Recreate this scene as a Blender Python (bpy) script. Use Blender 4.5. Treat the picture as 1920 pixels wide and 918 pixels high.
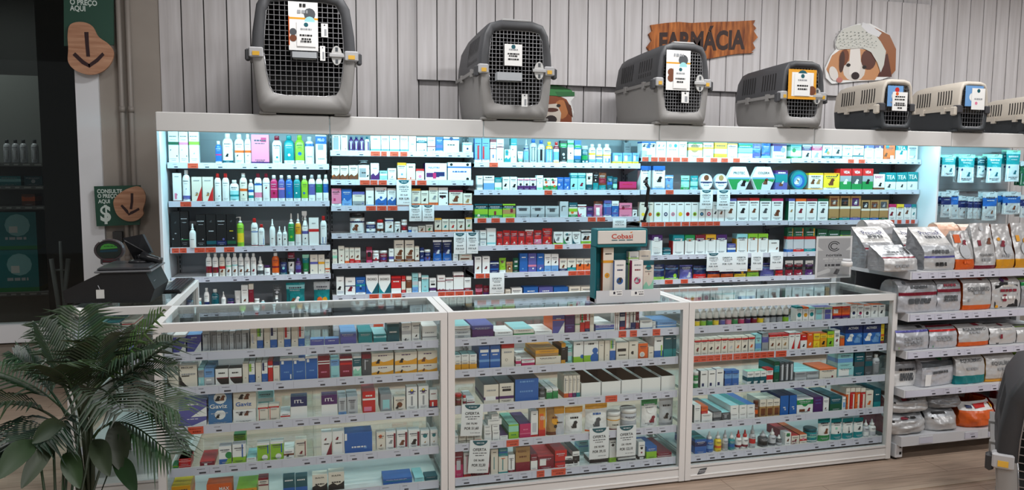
import bpy, math, random
from mathutils import Vector, Matrix
for _o in list(bpy.data.objects): bpy.data.objects.remove(_o)
SC = bpy.context.scene
COL = SC.collection
random.seed(11)
PI = math.pi
# ------------------------------------------------------------------ camera, exposure
IW, IH, FPX = 1920.0, 918.0, 1410.0
PITCH, ROLL, YAW = math.radians(5.23), math.radians(0.34), math.radians(15.1)
CAM = Vector((0.0, 0.0, 1.5))
FWD = Vector((math.sin(YAW)*math.cos(PITCH), math.cos(YAW)*math.cos(PITCH), -math.sin(PITCH)))
_r = Vector((math.cos(YAW), -math.sin(YAW), 0.0)); _u = _r.cross(FWD)
RGT = _r*math.cos(ROLL)+_u*math.sin(ROLL); UPV = _u*math.cos(ROLL)-_r*math.sin(ROLL)
cd = bpy.data.cameras.new('camera'); cd.sensor_width = 36.0; cd.lens = 36.0*FPX/IW; cd.clip_end = 60
cam = bpy.data.objects.new('camera', cd); COL.objects.link(cam)
cam.matrix_world = Matrix(((RGT.x, UPV.x, -FWD.x, CAM.x), (RGT.y, UPV.y, -FWD.y, CAM.y), (RGT.z, UPV.z, -FWD.z, CAM.z), (0, 0, 0, 1)))
SC.camera = cam
SC.view_settings.view_transform = 'Standard'; SC.view_settings.look = 'None'
SC.view_settings.exposure = 0.0; SC.view_settings.gamma = 1.0; SC.view_settings.use_curve_mapping = False
SC.cycles.max_bounces = 10; SC.cycles.transparent_max_bounces = 24
SC.cycles.diffuse_bounces = 3; SC.cycles.glossy_bounces = 3; SC.cycles.caustics_reflective = False; SC.cycles.caustics_refractive = False
SC.cycles.sample_clamp_indirect = 4.0
# ------------------------------------------------------------------ world and lamps
CEIL_Z = 3.55
w = bpy.data.worlds.new('shop_air'); SC.world = w; w.use_nodes = True
w.node_tree.nodes['Background'].inputs[0].default_value = (0.95, 0.97, 1.0, 1); w.node_tree.nodes['Background'].inputs[1].default_value = 0.22
def area(name, loc, sx, sy, power, col, rot=(0, 0, 0), spread=PI):
    l = bpy.data.lights.new(name, 'AREA'); l.shape = 'RECTANGLE'; l.size = sx; l.size_y = sy; l.energy = power; l.color = col; l.spread = spread
    o = bpy.data.objects.new(name, l); COL.objects.link(o); o.location = loc; o.rotation_euler = rot
    return o
LAMP_W = 43
for lx, ly in ((0.35, 4.25), (2.6, 4.25), (4.7, 4.25), (6.7, 4.25), (-1.6, 1.9), (1.0, 1.3), (3.3, 1.3), (5.6, 1.3), (1.0, -1.2), (3.3, -1.2), (5.6, -1.2)):  # leftmost one is no shop lamp: a fill added to brighten the window side
    area('ceiling_or_fill_lamp', (lx, ly, CEIL_Z-0.08), 0.8, 0.22, LAMP_W*((0.92 if lx < 4 else 0.74) if ly > 4 else 0.72 if 1 < ly < 1.5 else 0.75 if ly > 1 else 1.15), (1.0, 0.992, 0.988))
LED_W = 6.0
LED_COL = (0.42, 0.88, 1.0)
# ------------------------------------------------------------------ pixel helpers: where the sight line of a pixel of the photo meets a real plane
def ray(px, py): return FWD+RGT*((px-IW/2)/FPX)+UPV*((IH/2-py)/FPX)
def onY(px, py, Y):
    d = ray(px, py); t = (Y-CAM.y)/d.y; p = CAM+d*t; return p.x, p.z
def onZ(px, py, z):
    d = ray(px, py); t = (z-CAM.z)/d.z; p = CAM+d*t; return p.x, p.y
# ------------------------------------------------------------------ colours and materials
def lin(c): return tuple((v/255/12.92 if v/255 <= 0.04045 else ((v/255+0.055)/1.055)**2.4) for v in c)
PAL = {k: lin(v) for k, v in dict(w=(236, 236, 234), W=(226, 218, 204), g=(150, 153, 157), G=(74, 78, 82), k=(22, 22, 24), r=(196, 34, 34), R=(126, 22, 44),
    o=(222, 98, 34), y=(236, 204, 48), Y=(222, 156, 36), l=(140, 190, 48), e=(32, 134, 70), E=(20, 84, 56), t=(14, 132, 138), T=(10, 84, 96), c=(150, 208, 212),
    b=(36, 96, 172), B=(26, 40, 92), i=(108, 156, 208), v=(90, 90, 160), a=(64, 118, 168), V=(76, 32, 96), p=(222, 128, 158), P=(190, 40, 98), n=(112, 62, 36), N=(170, 132, 84),
    s=(186, 190, 194), m=(150, 214, 186), q=(196, 198, 204)).items()}
CNAME = dict(w='white', W='cream', g='grey', G='charcoal', k='black', r='red', R='maroon', o='orange', y='yellow', Y='golden', l='lime', e='green', E='dark-green', t='teal',
    T='dark-teal', c='pale-cyan', b='blue', B='navy', i='light-blue', v='violet', a='steel-blue', V='purple', p='pink', P='magenta', n='brown', N='tan', s='silver', m='mint', q='pale-grey')
def mat(name, build):
    m = bpy.data.materials.new(name); m.use_nodes = True; nt = m.node_tree; nt.nodes.clear()
    out = nt.nodes.new('ShaderNodeOutputMaterial'); s = build(nt); nt.links.new(s, out.inputs['Surface']); return m
def pr(nt, base=None, rough=0.5, metal=0.0, spec=0.5):
    b = nt.nodes.new('ShaderNodeBsdfPrincipled')
    if base is not None: b.inputs['Base Color'].default_value = (*base, 1)
    b.inputs['Roughness'].default_value = rough; b.inputs['Metallic'].default_value = metal; b.inputs['Specular IOR Level'].default_value = spec
    return b
def attr_mat(name, rough, metal=0.0, spec=0.5, bump=0.0, scale=40):
    def f(nt):
        b = pr(nt, None, rough, metal, spec); a = nt.nodes.new('ShaderNodeAttribute'); a.attribute_name = 'Col'
        nt.links.new(a.outputs['Color'], b.inputs['Base Color'])
        if bump:
            n = nt.nodes.new('ShaderNodeTexNoise'); n.inputs['Scale'].default_value = scale
            tc = nt.nodes.new('ShaderNodeTexCoord'); nt.links.new(tc.outputs['Object'], n.inputs['Vector'])
            bp = nt.nodes.new('ShaderNodeBump'); bp.inputs['Strength'].default_value = bump; bp.inputs['Distance'].default_value = 0.02
            nt.links.new(n.outputs['Fac'], bp.inputs['Height']); nt.links.new(bp.outputs['Normal'], b.inputs['Normal'])
        return b.outputs[0]
    return mat(name, f)
CARD = attr_mat('printed_card', 0.42); PLAS = attr_mat('moulded_plastic', 0.28); SATIN = attr_mat('satin_paint', 0.45, bump=0.02, scale=200)
FILM = attr_mat('crinkled_film', 0.32, bump=0.7, scale=18); MATTE = attr_mat('matte_plastic', 0.55, bump=0.05, scale=300); LEAF = attr_mat('leaf', 0.45)
FOIL = attr_mat('silver_foil', 0.36, 0.35, bump=0.8, scale=16)
STEEL = attr_mat('steel_wire', 0.35, 0.8)
def glass_mat(name, tint, refl=1.0):
    def f(nt):
        t = nt.nodes.new('ShaderNodeBsdfTransparent'); t.inputs[0].default_value = (*tint, 1)
        g = nt.nodes.new('ShaderNodeBsdfGlossy'); g.inputs['Roughness'].default_value = 0.02
        lw = nt.nodes.new('ShaderNodeLayerWeight'); lw.inputs['Blend'].default_value = 0.5
        pw = nt.nodes.new('ShaderNodeMath'); pw.operation = 'POWER'; pw.inputs[1].default_value = 5.0; nt.links.new(lw.outputs['Facing'], pw.inputs[0])
        mu = nt.nodes.new('ShaderNodeMath'); mu.operation = 'MULTIPLY_ADD'; mu.inputs[1].default_value = 0.9*refl; mu.inputs[2].default_value = 0.03*refl; nt.links.new(pw.outputs[0], mu.inputs[0])
        mx = nt.nodes.new('ShaderNodeMixShader'); nt.links.new(mu.outputs[0], mx.inputs[0]); nt.links.new(t.outputs[0], mx.inputs[1]); nt.links.new(g.outputs[0], mx.inputs[2])
        return mx.outputs[0]
    return mat(name, f)
GLASS = glass_mat('counter_glass', (0.958, 0.985, 0.981), 0.8)
GLASSD = glass_mat('window_glass', (0.72, 0.75, 0.74), 0.7)
ACRYL = glass_mat('clear_acrylic', (0.985, 0.99, 0.99), 0.6)
def noise_col(nt, c1, c2, scale, stretch=(1, 1, 1), detail=4):
    tc = nt.nodes.new('ShaderNodeTexCoord'); mp = nt.nodes.new('ShaderNodeMapping'); mp.inputs['Scale'].default_value = stretch
    nt.links.new(tc.outputs['Object'], mp.inputs['Vector'])
    n = nt.nodes.new('ShaderNodeTexNoise'); n.inputs['Scale'].default_value = scale; n.inputs['Detail'].default_value = detail; nt.links.new(mp.outputs[0], n.inputs['Vector'])
    r = nt.nodes.new('ShaderNodeValToRGB'); r.color_ramp.elements[0].color = (*c1, 1); r.color_ramp.elements[1].color = (*c2, 1)
    r.color_ramp.elements[0].position = 0.3; r.color_ramp.elements[1].position = 0.7; nt.links.new(n.outputs['Fac'], r.inputs[0]); return r.outputs[0]
def plaster(nt):
    b = pr(nt, None, 0.8, 0, 0.2); nt.links.new(noise_col(nt, lin((158, 150, 142)), lin((166, 158, 150)), 3), b.inputs['Base Color']); return b.outputs[0]
PLASTER = mat('wall_plaster', plaster)
def plankwood(nt):
    b = pr(nt, None, 0.6, 0, 0.3)
    c = noise_col(nt, lin((190, 186, 186)), lin((210, 207, 208)), 5, (5.0, 1, 0.3), 5)
    nt.links.new(c, b.inputs['Base Color']); return b.outputs[0]
PLANK = mat('whitewashed_planks', plankwood)
def floorwood(nt):
    b = pr(nt, None, 0.38, 0, 0.4)
    tc = nt.nodes.new('ShaderNodeTexCoord'); mp = nt.nodes.new('ShaderNodeMapping'); nt.links.new(tc.outputs['Object'], mp.inputs['Vector'])
    br = nt.nodes.new('ShaderNodeTexBrick'); br.inputs['Scale'].default_value = 1.0; br.inputs['Mortar Size'].default_value = 0.0015
    br.inputs['Brick Width'].default_value = 1.2; br.inputs['Row Height'].default_value = 0.19; br.offset = 0.37
    br.inputs['Color1'].default_value = (*lin((182, 160, 142)), 1); br.inputs['Color2'].default_value = (*lin((196, 174, 156)), 1); br.inputs['Mortar'].default_value = (*lin((126, 102, 84)), 1)
    nt.links.new(mp.outputs[0], br.inputs['Vector'])
    g = noise_col(nt, (0.72, 0.70, 0.68), (1.08, 1.06, 1.04), 9, (0.5, 6.5, 1), 7)
    mx = nt.nodes.new('ShaderNodeMix'); mx.data_type = 'RGBA'; mx.blend_type = 'MULTIPLY'; mx.inputs[0].default_value = 1.0
    nt.links.new(br.outputs['Color'], mx.inputs[6]); nt.links.new(g, mx.inputs[7]); nt.links.new(mx.outputs[2], b.inputs['Base Color']); return b.outputs[0]
FLOORM = mat('floor_planks', floorwood)
def signwood(nt):
    b = pr(nt, None, 0.5, 0, 0.3); c = noise_col(nt, lin((104, 48, 18)), lin((196, 118, 58)), 5, (7.0, 1, 1.0), 6); nt.links.new(c, b.inputs['Base Color']); return b.outputs[0]
SIGNWOOD = mat('burnt_orange_wood', signwood)
def blobwood(nt):
    b = pr(nt, None, 0.5, 0, 0.3); c = noise_col(nt, lin((170, 120, 92)), lin((206, 160, 130)), 5, (1, 1, 9), 5); nt.links.new(c, b.inputs['Base Color']); return b.outputs[0]
BLOBWOOD = mat('light_wood_slice', blobwood)
def emis(name, c, s):
    def f(nt):
        e = nt.nodes.new('ShaderNodeEmission'); e.inputs[0].default_value = (*c, 1); e.inputs[1].default_value = s; return e.outputs[0]
    return mat(name, f)
LEDM = emis('led_tube', LED_COL, 6.0)
# ------------------------------------------------------------------ mesh builder
FONT = {}
def glyphs(s, bold=0.014):
    if s not in FONT:
        cu = bpy.data.curves.new('t', 'FONT'); cu.body = s; cu.size = 1.0; cu.resolution_u = 3; cu.offset = bold; cu.align_x = 'CENTER'
        o = bpy.data.objects.new('t', cu); COL.objects.link(o); bpy.context.view_layer.update()
        me = o.evaluated_get(bpy.context.evaluated_depsgraph_get()).to_mesh()
        vs = [(v.co.x, v.co.y) for v in me.vertices]; fs = [tuple(p.vertices) for p in me.polygons]
        x0 = min(v[0] for v in vs); x1 = max(v[0] for v in vs)
        FONT[s] = ([(x-(x0+x1)/2, y) for x, y in vs], fs, x1-x0)
        bpy.data.objects.remove(o); bpy.data.curves.remove(cu)
    return FONT[s]
class MB:
    def __init__(s): s.v = []; s.f = []; s.c = []; s.sm = []
    def face(s, pts, c, smooth=False):
        n = len(s.v); s.v.extend(tuple(p) for p in pts); s.f.append(tuple(range(n, n+len(pts)))); s.c.append(c); s.sm.append(smooth)
    def box(s, x0, x1, y0, y1, z0, z1, c, front=None, side=None, top=None):
        n = len(s.v); s.v += [(x0, y0, z0), (x1, y0, z0), (x1, y1, z0), (x0, y1, z0), (x0, y0, z1), (x1, y0, z1), (x1, y1, z1), (x0, y1, z1)]
        for q, cc in (((3, 2, 1, 0), c), ((4, 5, 6, 7), top or c), ((0, 1, 5, 4), front or c), ((1, 2, 6, 5), side or c), ((2, 3, 7, 6), c), ((3, 0, 4, 7), side or c)):
            s.f.append(tuple(n+i for i in q)); s.c.append(cc); s.sm.append(False)
    def obox(s, x0, x1, y0, y1, z0, z1, c, b=0.004):
        """box with chamfered edges"""
        b = min(b, (x1-x0)/3, (y1-y0)/3, (z1-z0)/3)
        rings = []
        for z, k in ((z0, b), (z0+b, 0), (z1-b, 0), (z1, b)):
            rings.append([(x0+k+b, y0+k, z), (x1-k-b, y0+k, z), (x1-k, y0+k+b, z), (x1-k, y1-k-b, z), (x1-k-b, y1-k, z), (x0+k+b, y1-k, z), (x0+k, y1-k-b, z), (x0+k, y0+k+b, z)])
        s.loft(rings, c, closed=True, caps=True)
    def loft(s, rings, c, closed=True, caps=False, smooth=False, cf=None):
        n = len(s.v); m = len(rings[0])
        for r in rings: s.v.extend(tuple(p) for p in r)
        for i in range(len(rings)-1):
            for j in range(m if closed else m-1):
                k = (j+1) % m
                s.f.append((n+i*m+j, n+i*m+k, n+(i+1)*m+k, n+(i+1)*m+j)); s.c.append(cf(i, j) if cf else c); s.sm.append(smooth)
        if caps:
            s.f.append(tuple(n+j for j in reversed(range(m)))); s.c.append(cf(0, 0) if cf else c); s.sm.append(False)
            q = n+(len(rings)-1)*m; s.f.append(tuple(q+j for j in range(m))); s.c.append(cf(len(rings)-2, 0) if cf else c); s.sm.append(False)
    def lathe(s, prof, c, cx=0, cy=0, n=14, ry=1.0, cf=None, caps=True, smooth=True):
        rings = [[(cx+r*math.cos(2*PI*j/n), cy+ry*r*math.sin(2*PI*j/n), z) for j in range(n)] for r, z in prof]
        s.loft(rings, c, True, caps, smooth, (lambda i, j: cf(i)) if cf else None)
    def tube(s, pts, r, c, n=6, r1=None, smooth=True):
        pts = [Vector(p) for p in pts]; rings = []; L = len(pts)
        for i, p in enumerate(pts):
            t = (pts[min(i+1, L-1)]-pts[max(i-1, 0)]).normalized(); a = Vector((0, 0, 1)) if abs(t.z) < 0.9 else Vector((1, 0, 0))
            u = t.cross(a).normalized(); v = t.cross(u); rr = r if r1 is None else r+(r1-r)*i/(L-1)
            rings.append([p+u*(rr*math.cos(2*PI*j/n))+v*(rr*math.sin(2*PI*j/n)) for j in range(n)])
        s.loft(rings, c, True, True, smooth)
    def prism(s, poly, y0, y1, c, side=None):
        """polygon in the XZ plane pushed along Y"""
        a = [(x, y0, z) for x, z in poly]; b = [(x, y1, z) for x, z in poly]
        s.face(a, c); s.face(list(reversed(b)), c)
        for i in range(len(poly)):
            j = (i+1) % len(poly); s.face([a[i], b[i], b[j], a[j]], side or c)
    def text(s, t, surf, u, v, width, height, c, off=0.0008, bold=0.014):
        """lettering laid on surf(u, v, off); u, v its centre, width and height in surf units"""
        vs, fs, wd = glyphs(t, bold); n = len(s.v)
        for x, y in vs: s.v.append(tuple(surf(u+x/wd*width, v+(y-0.36)/0.72*height, off)))
        for f in fs: s.f.append(tuple(n+i for i in f)); s.c.append(c); s.sm.append(False)
    def obj(s, name, m, parent=None, loc=None):
        me = bpy.data.meshes.new(name); me.from_pydata(s.v, [], s.f); me.materials.append(m)
        a = me.attributes.new('Col', 'FLOAT_COLOR', 'CORNER'); buf = []
        for f, c in zip(s.f, s.c): buf.extend((*c[:3], 1.0)*len(f))
        a.data.foreach_set('color', buf); me.polygons.foreach_set('use_smooth', s.sm); me.update()
        o = bpy.data.objects.new(name, me); COL.objects.link(o)
        if parent is not None: o.parent = parent
        if loc is not None: o.location = loc
        return o
def tag(o, label=None, cat=None, group=None, kind=None):
    if label: o['label'] = label
    if cat: o['category'] = cat
    if group: o['group'] = group
    if kind: o['kind'] = kind
    return o
def empty(name, loc, rz=0.0):
    o = bpy.data.objects.new(name, None); COL.objects.link(o); o.location = loc; o.rotation_euler = (0, 0, rz); o.empty_display_size = 0.05; return o
def flat(y, x0, z0, w, h):
    """surf for a plane facing -Y"""
    return lambda u, v, off: (x0+u*w, y-off, z0+v*h)
def pseudo(mb, surf, u0, u1, v, h, c, off, rng, gap=0.03):
    """a line of print too small to read: short dashes of differing length"""
    u = u0
    while u < u1-0.02:
        l = min(rng.uniform(0.05, 0.16), u1-u)
        mb.face([surf(u, v-h/2, off), surf(u+l, v-h/2, off), surf(u+l, v+h/2, off), surf(u, v+h/2, off)], c); u += l+gap
def disc(mb, surf, u, v, ru, rv, c, off, n=12):
    k = lambda t: max(0.004, min(0.996, t))
    mb.face([surf(k(u+ru*math.cos(2*PI*i/n)), k(v+rv*math.sin(2*PI*i/n)), off) for i in range(n)], c)
def quad(mb, surf, u0, v0, u1, v1, c, off): mb.face([surf(u0, v0, off), surf(u1, v0, off), surf(u1, v1, off), surf(u0, v1, off)], c)
def dog(mb, surf, u, v, su, sv, c, off):
    """a small sitting dog printed as a few patches"""
    q = lambda pts: mb.face([surf(max(.004, min(.996, u+x*su)), max(.004, min(.996, v+y*sv)), off) for x, y in pts], c)
    q([(-.45, -.5), (.1, -.5), (.25, -.1), (.2, .2), (-.05, .25), (-.35, .0)])
    q([(.08, -.5), (.3, -.5), (.3, .1), (.12, .15)])
    q([(-.05, .1), (.3, .05), (.5, .2), (.45, .35), (.28, .5), (.02, .48), (-.12, .3)])
    q([(-.12, .45), (-.2, .12), (-.08, .08), (.02, .4)])
    q([(-.45, -.5), (-.6, -.2), (-.5, -.15), (-.38, -.42)])
# ------------------------------------------------------------------ the room
WY = 5.9
m = MB(); m.box(-6, 10, -4, WY+2.4, -0.05, 0, PAL['w']); tag(m.obj('floor', FLOORM), kind='structure')
m = MB(); m.box(-6, 10, -4, WY+2.4, CEIL_Z, CEIL_Z+0.05, lin((150, 150, 152))); tag(m.obj('ceiling', MATTE), kind='structure')
m = MB()
m.box(-1.40, -1.0, WY, WY+0.12, 0, CEIL_Z, PAL['w']); m.box(-1.0, 10, WY+0.012, WY+0.12, 0, CEIL_Z, PAL['w']); m.box(-6, -1.40, WY, WY+0.12, 0, 0.31, PAL['w'])
tag(m.obj('wall_back', PLASTER), kind='structure')
m = MB()       # vertical whitewashed planks on the wall, dark grooves between them
GR = lin((34, 30, 29)); x = -1.0; rng = random.Random(3)
while x < 9.9:
    wdt = rng.choice((0.145, 0.15, 0.155, 0.16)); m.box(x, x+wdt-0.009, WY-0.008, WY+0.012, 0.4, CEIL_Z, PAL['w']); x += wdt
tag(m.obj('wall_back_planks', PLANK), kind='structure')
m = MB(); m.box(-1.0, 9.9, WY+0.004, WY+0.011, 0.4, CEIL_Z, GR); tag(m.obj('wall_back_groove_backing', MATTE), kind='structure')
# raised plank panel
pan = empty('plank_panel', (0.82, WY-0.009, 2.24)); tag(pan, 'large raised panel of whitewashed planks fixed high on the plank wall', 'panel')
m = MB(); m.box(0, 4.81, -0.034, 0, -0.006, 0.85, GR); m.obj('panel_backing', MATTE, pan)
m = MB(); x = 0.0
while x < 4.80:
    wdt = min(rng.choice((0.15, 0.155, 0.16, 0.165)), 4.81-x); m.box(x, x+wdt-0.009, -0.049, -0.034, -0.006, 0.85, PAL['w']); x += wdt
m.obj('plank_face', PLANK, pan)
# window on the left with a dark back room behind it
wf = MB(); FW = lin((232, 234, 238))
wf.box(-1.545, -1.40, WY-0.03, WY+0.05, 0.31, CEIL_Z, FW); wf.box(-6, -1.545, WY-0.05, WY+0.06, 0.33, 0.455, FW); wf.box(-6, -1.40, WY-0.03, WY+0.05, 3.3, CEIL_Z, FW)
wo = wf.obj('window_1', SATIN); tag(wo, kind='structure')
m = MB(); m.box(-6, -1.545, WY, WY+0.006, 0.455, 3.3, PAL['w']); m.obj('pane', GLASSD, wo)
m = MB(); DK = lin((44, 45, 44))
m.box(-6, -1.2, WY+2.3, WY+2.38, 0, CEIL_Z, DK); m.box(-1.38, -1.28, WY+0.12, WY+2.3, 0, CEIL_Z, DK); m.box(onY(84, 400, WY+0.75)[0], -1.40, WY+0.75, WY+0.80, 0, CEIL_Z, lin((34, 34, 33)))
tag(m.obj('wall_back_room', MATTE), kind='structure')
for px_ in (226, 243):                     # two painted conduits
    cx = onY(px_, 150, WY-0.03)[0]
    m = MB(); m.tube([(cx, WY-0.022, 0.0), (cx, WY-0.022, CEIL_Z)], 0.017, lin((150, 142, 135)), 10)
    for zz in (1.95, 0.9): m.lathe([(0.021, zz-0.02), (0.021, zz+0.02)], lin((146, 138, 131)), cx, WY-0.022, 10)
    tag(m.obj('wall_conduit', SATIN), ('grey painted pipe on the wall nearer the window' if px_ == 226 else 'grey painted pipe on the wall nearer the shelving'), 'pipe', 'conduits on the wall')

m = MB(); _fy0 = onZ(1790, 905, 0)[1]; m.box(1.2, 5.4, _fy0-0.016, _fy0+0.016, 0.0, 0.004, lin((196, 176, 156))); tag(m.obj('trim_1', SATIN), kind='structure')
# ------------------------------------------------------------------ shelving along the wall
CROP = dict(A=(290, 230, 5.4), A2=(290, 390, 5.1), B=(610, 240, 5.738), B2=(610, 390, 5.4), C=(880, 240, 5.1), C2=(880, 400, 5.4), D=(1190, 240, 5.1), D2=(1190, 400, 5.1),
    E=(1450, 240, 5.1), E2=(1440, 400, 5.1), F=(1640, 240, 5.1), G=(1600, 400, 3.99), G2=(1600, 620, 3.081), H=(280, 540, 5.1), I=(560, 540, 5.1), H2=(280, 710, 4.413), I2=(560, 710, 4.413),
    J=(840, 540, 5.1), K=(1060, 540, 5.1), J2=(840, 710, 4.413), K2=(1060, 710, 4.413), L=(1280, 540, 5.1), M=(1470, 540, 5.1), L2=(1280, 710, 4.413), M2=(1470, 710, 4.413), N=(1090, 410, 5.738))
def cp(crop, x, y): ox, oy, s = CROP[crop]; return ox+x/s, oy+y/s
def wobj(mb, name, m, parent):
    o = mb.obj(name, m, parent); p = Vector((0, 0, 0)); q = parent
    while q is not None: p += q.location; q = q.parent
    o.location = -p; return o
WHT = lin((214, 216, 220)); STRIP = lin((206, 207, 222)); TICK = lin((216, 88, 62)); GREYB = lin((98, 98, 104)); INK = lin((54, 54, 66))
SY, SB = 5.15, 5.46            # front and back of the shelves
def price_strip(parent, x0, x1, y, ztop, h, tickets, seed, name='price_strip'):
    rg = random.Random(seed); mb = MB(); mb.box(x0, x1, y-0.004, y, ztop-h, ztop, STRIP, top=WHT)
    sf = flat(y-0.004, 0, 0, 1, 1); x = x0+0.02
    mb.face([sf(x0, ztop-0.003, .0004), sf(x1, ztop-0.003, .0004), sf(x1, ztop, .0004), sf(x0, ztop, .0004)], WHT)
    while x < x1-0.05:
        wd = rg.uniform(0.06, 0.095)
        if not any(a-0.05 < x+0.02 < b for a, b in tickets) and rg.random() < 0.85:
            k = rg.uniform(0.018, 0.03)
            pseudo(mb, lambda u, v, o: sf(x+0.012+u*k, ztop-h*0.32+v, o), 0, 1, 0, 0.0025, INK, 0.0006, rg, 0.05)
            mb.face([sf(x+0.02, ztop-h*0.84, .0006), sf(x+0.02+k*0.9, ztop-h*0.84, .0006), sf(x+0.02+k*0.9, ztop-h*0.66, .0006), sf(x+0.02, ztop-h*0.66, .0006)], INK)
            mb.face([sf(x+wd-0.001, ztop-h*0.9, .0006), sf(x+wd, ztop-h*0.9, .0006), sf(x+wd, ztop-h*0.15, .0006), sf(x+wd-0.001, ztop-h*0.15, .0006)], lin((170, 170, 186)))
        x += wd
    s = wobj(mb, name, CARD, parent)
    for a, b in tickets:
        mb = MB(); mb.box(a, b, y-0.0065, y-0.0045, ztop-h*0.93, ztop-h*0.12, TICK); q = flat(y-0.0065, a, ztop-h*0.93, b-a, h*0.8)
        pseudo(mb, q, 0.08, 0.9, 0.72, 0.12, lin((150, 40, 24)), 0.0004, rg); pseudo(mb, q, 0.3, 0.85, 0.32, 0.22, lin((150, 40, 24)), 0.0004, rg)
        t = wobj(mb, 'price_ticket', CARD, parent); t['label'] = 'orange-red price ticket'
    return s
def tk(crop, lst, Y):
    out = []
    for a, b in lst:
        xa, ya = cp(crop, a, 0); xb, _ = cp(crop, b, 0); yy = CROP[crop][1]+60
        out.append((onY(xa, yy, Y)[0], onY(xb, yy, Y)[0]))
    return out
BX = [-0.86, 0.137, 1.112, 2.373, 3.645, 4.885]
BZ = [[1.573, 1.33, 1.036, 0.845, 0.62], [1.664, 1.471, 1.298, 1.113, 0.91, 0.696, 0.49], [1.598, 1.404, 1.208, 1.012, 0.816, 0.61],
      [1.650, 1.407, 1.167, 0.916, 0.729, 0.50], [1.655, 1.409, 1.164, 0.916, 0.727, 0.50]]
TK = {(0, 0): tk('A', [(332, 438)], SY), (0, 1): tk('A', [(245, 355)], SY), (0, 2): tk('A2', [(163, 232), (238, 303), (380, 480), (485, 582), (663, 760)], SY),
      (1, 0): tk('B', [(488, 590), (600, 662), (695, 788), (805, 882)], SY), (1, 1): tk('B', [(370, 475), (482, 558), (570, 658), (925, 965), (985, 1085)], SY),
      (1, 2): tk('B', [(432, 538), (550, 652), (665, 770)], SY), (1, 5): tk('B2', [(440, 535), (570, 655), (672, 765), (1140, 1210), (1215, 1305), (1315, 1400), (1412, 1490)], SY),
      (1, 6): tk('I', [(715, 808)], SY), (2, 0): tk('C', [(190, 272)], SY), (2, 1): tk('C', [(720, 793)], SY), (2, 2): tk('C', [(78, 162), (212, 292), (350, 432), (1140, 1215), (1230, 1305)], SY),
      (2, 3): tk('C2', [(862, 942), (1148, 1225)], SY), (2, 4): tk('C2', [(65, 150), (160, 215), (1005, 1090), (1095, 1170), (1175, 1250)], SY),
      (3, 0): tk('D', [(70, 130), (155, 218), (228, 292), (302, 350), (362, 432), (445, 508), (588, 655), (722, 788), (825, 888), (938, 1003)], SY), (3, 1): tk('D', [(302, 376)], SY),
      (3, 2): tk('D2', [(60, 125), (130, 192), (198, 272), (285, 355), (360, 430), (442, 510), (520, 595), (600, 665), (670, 740), (745, 805)], SY),
      (3, 4): tk('D2', [(295, 370), (448, 515)], SY), (4, 0): tk('E', [(710, 768), (812, 872)], SY), (4, 2): tk('E', [(875, 925), (1145, 1182), (1212, 1250), (1293, 1325), (1345, 1380)], SY)}
BAYL = ['leftmost bay of white wall shelving, beside the grey pipes', 'second bay of white wall shelving from the left, behind the left counter', 'third bay of white wall shelving, behind the middle glass counter',
        'fourth bay of white wall shelving, left of the palm-sized round tins', 'fifth bay of white wall shelving, ending at the pale side panel', 'last bay of wall shelving, a dark panel of hooks with hanging packs']
BAYL[3] = 'fourth bay of white wall shelving, its third shelf tickets nearly all red'
SHELFTOP = {}
FX = [-0.86, 0.132, 1.117, 2.381, 3.643, 4.9, 6.15]
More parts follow.
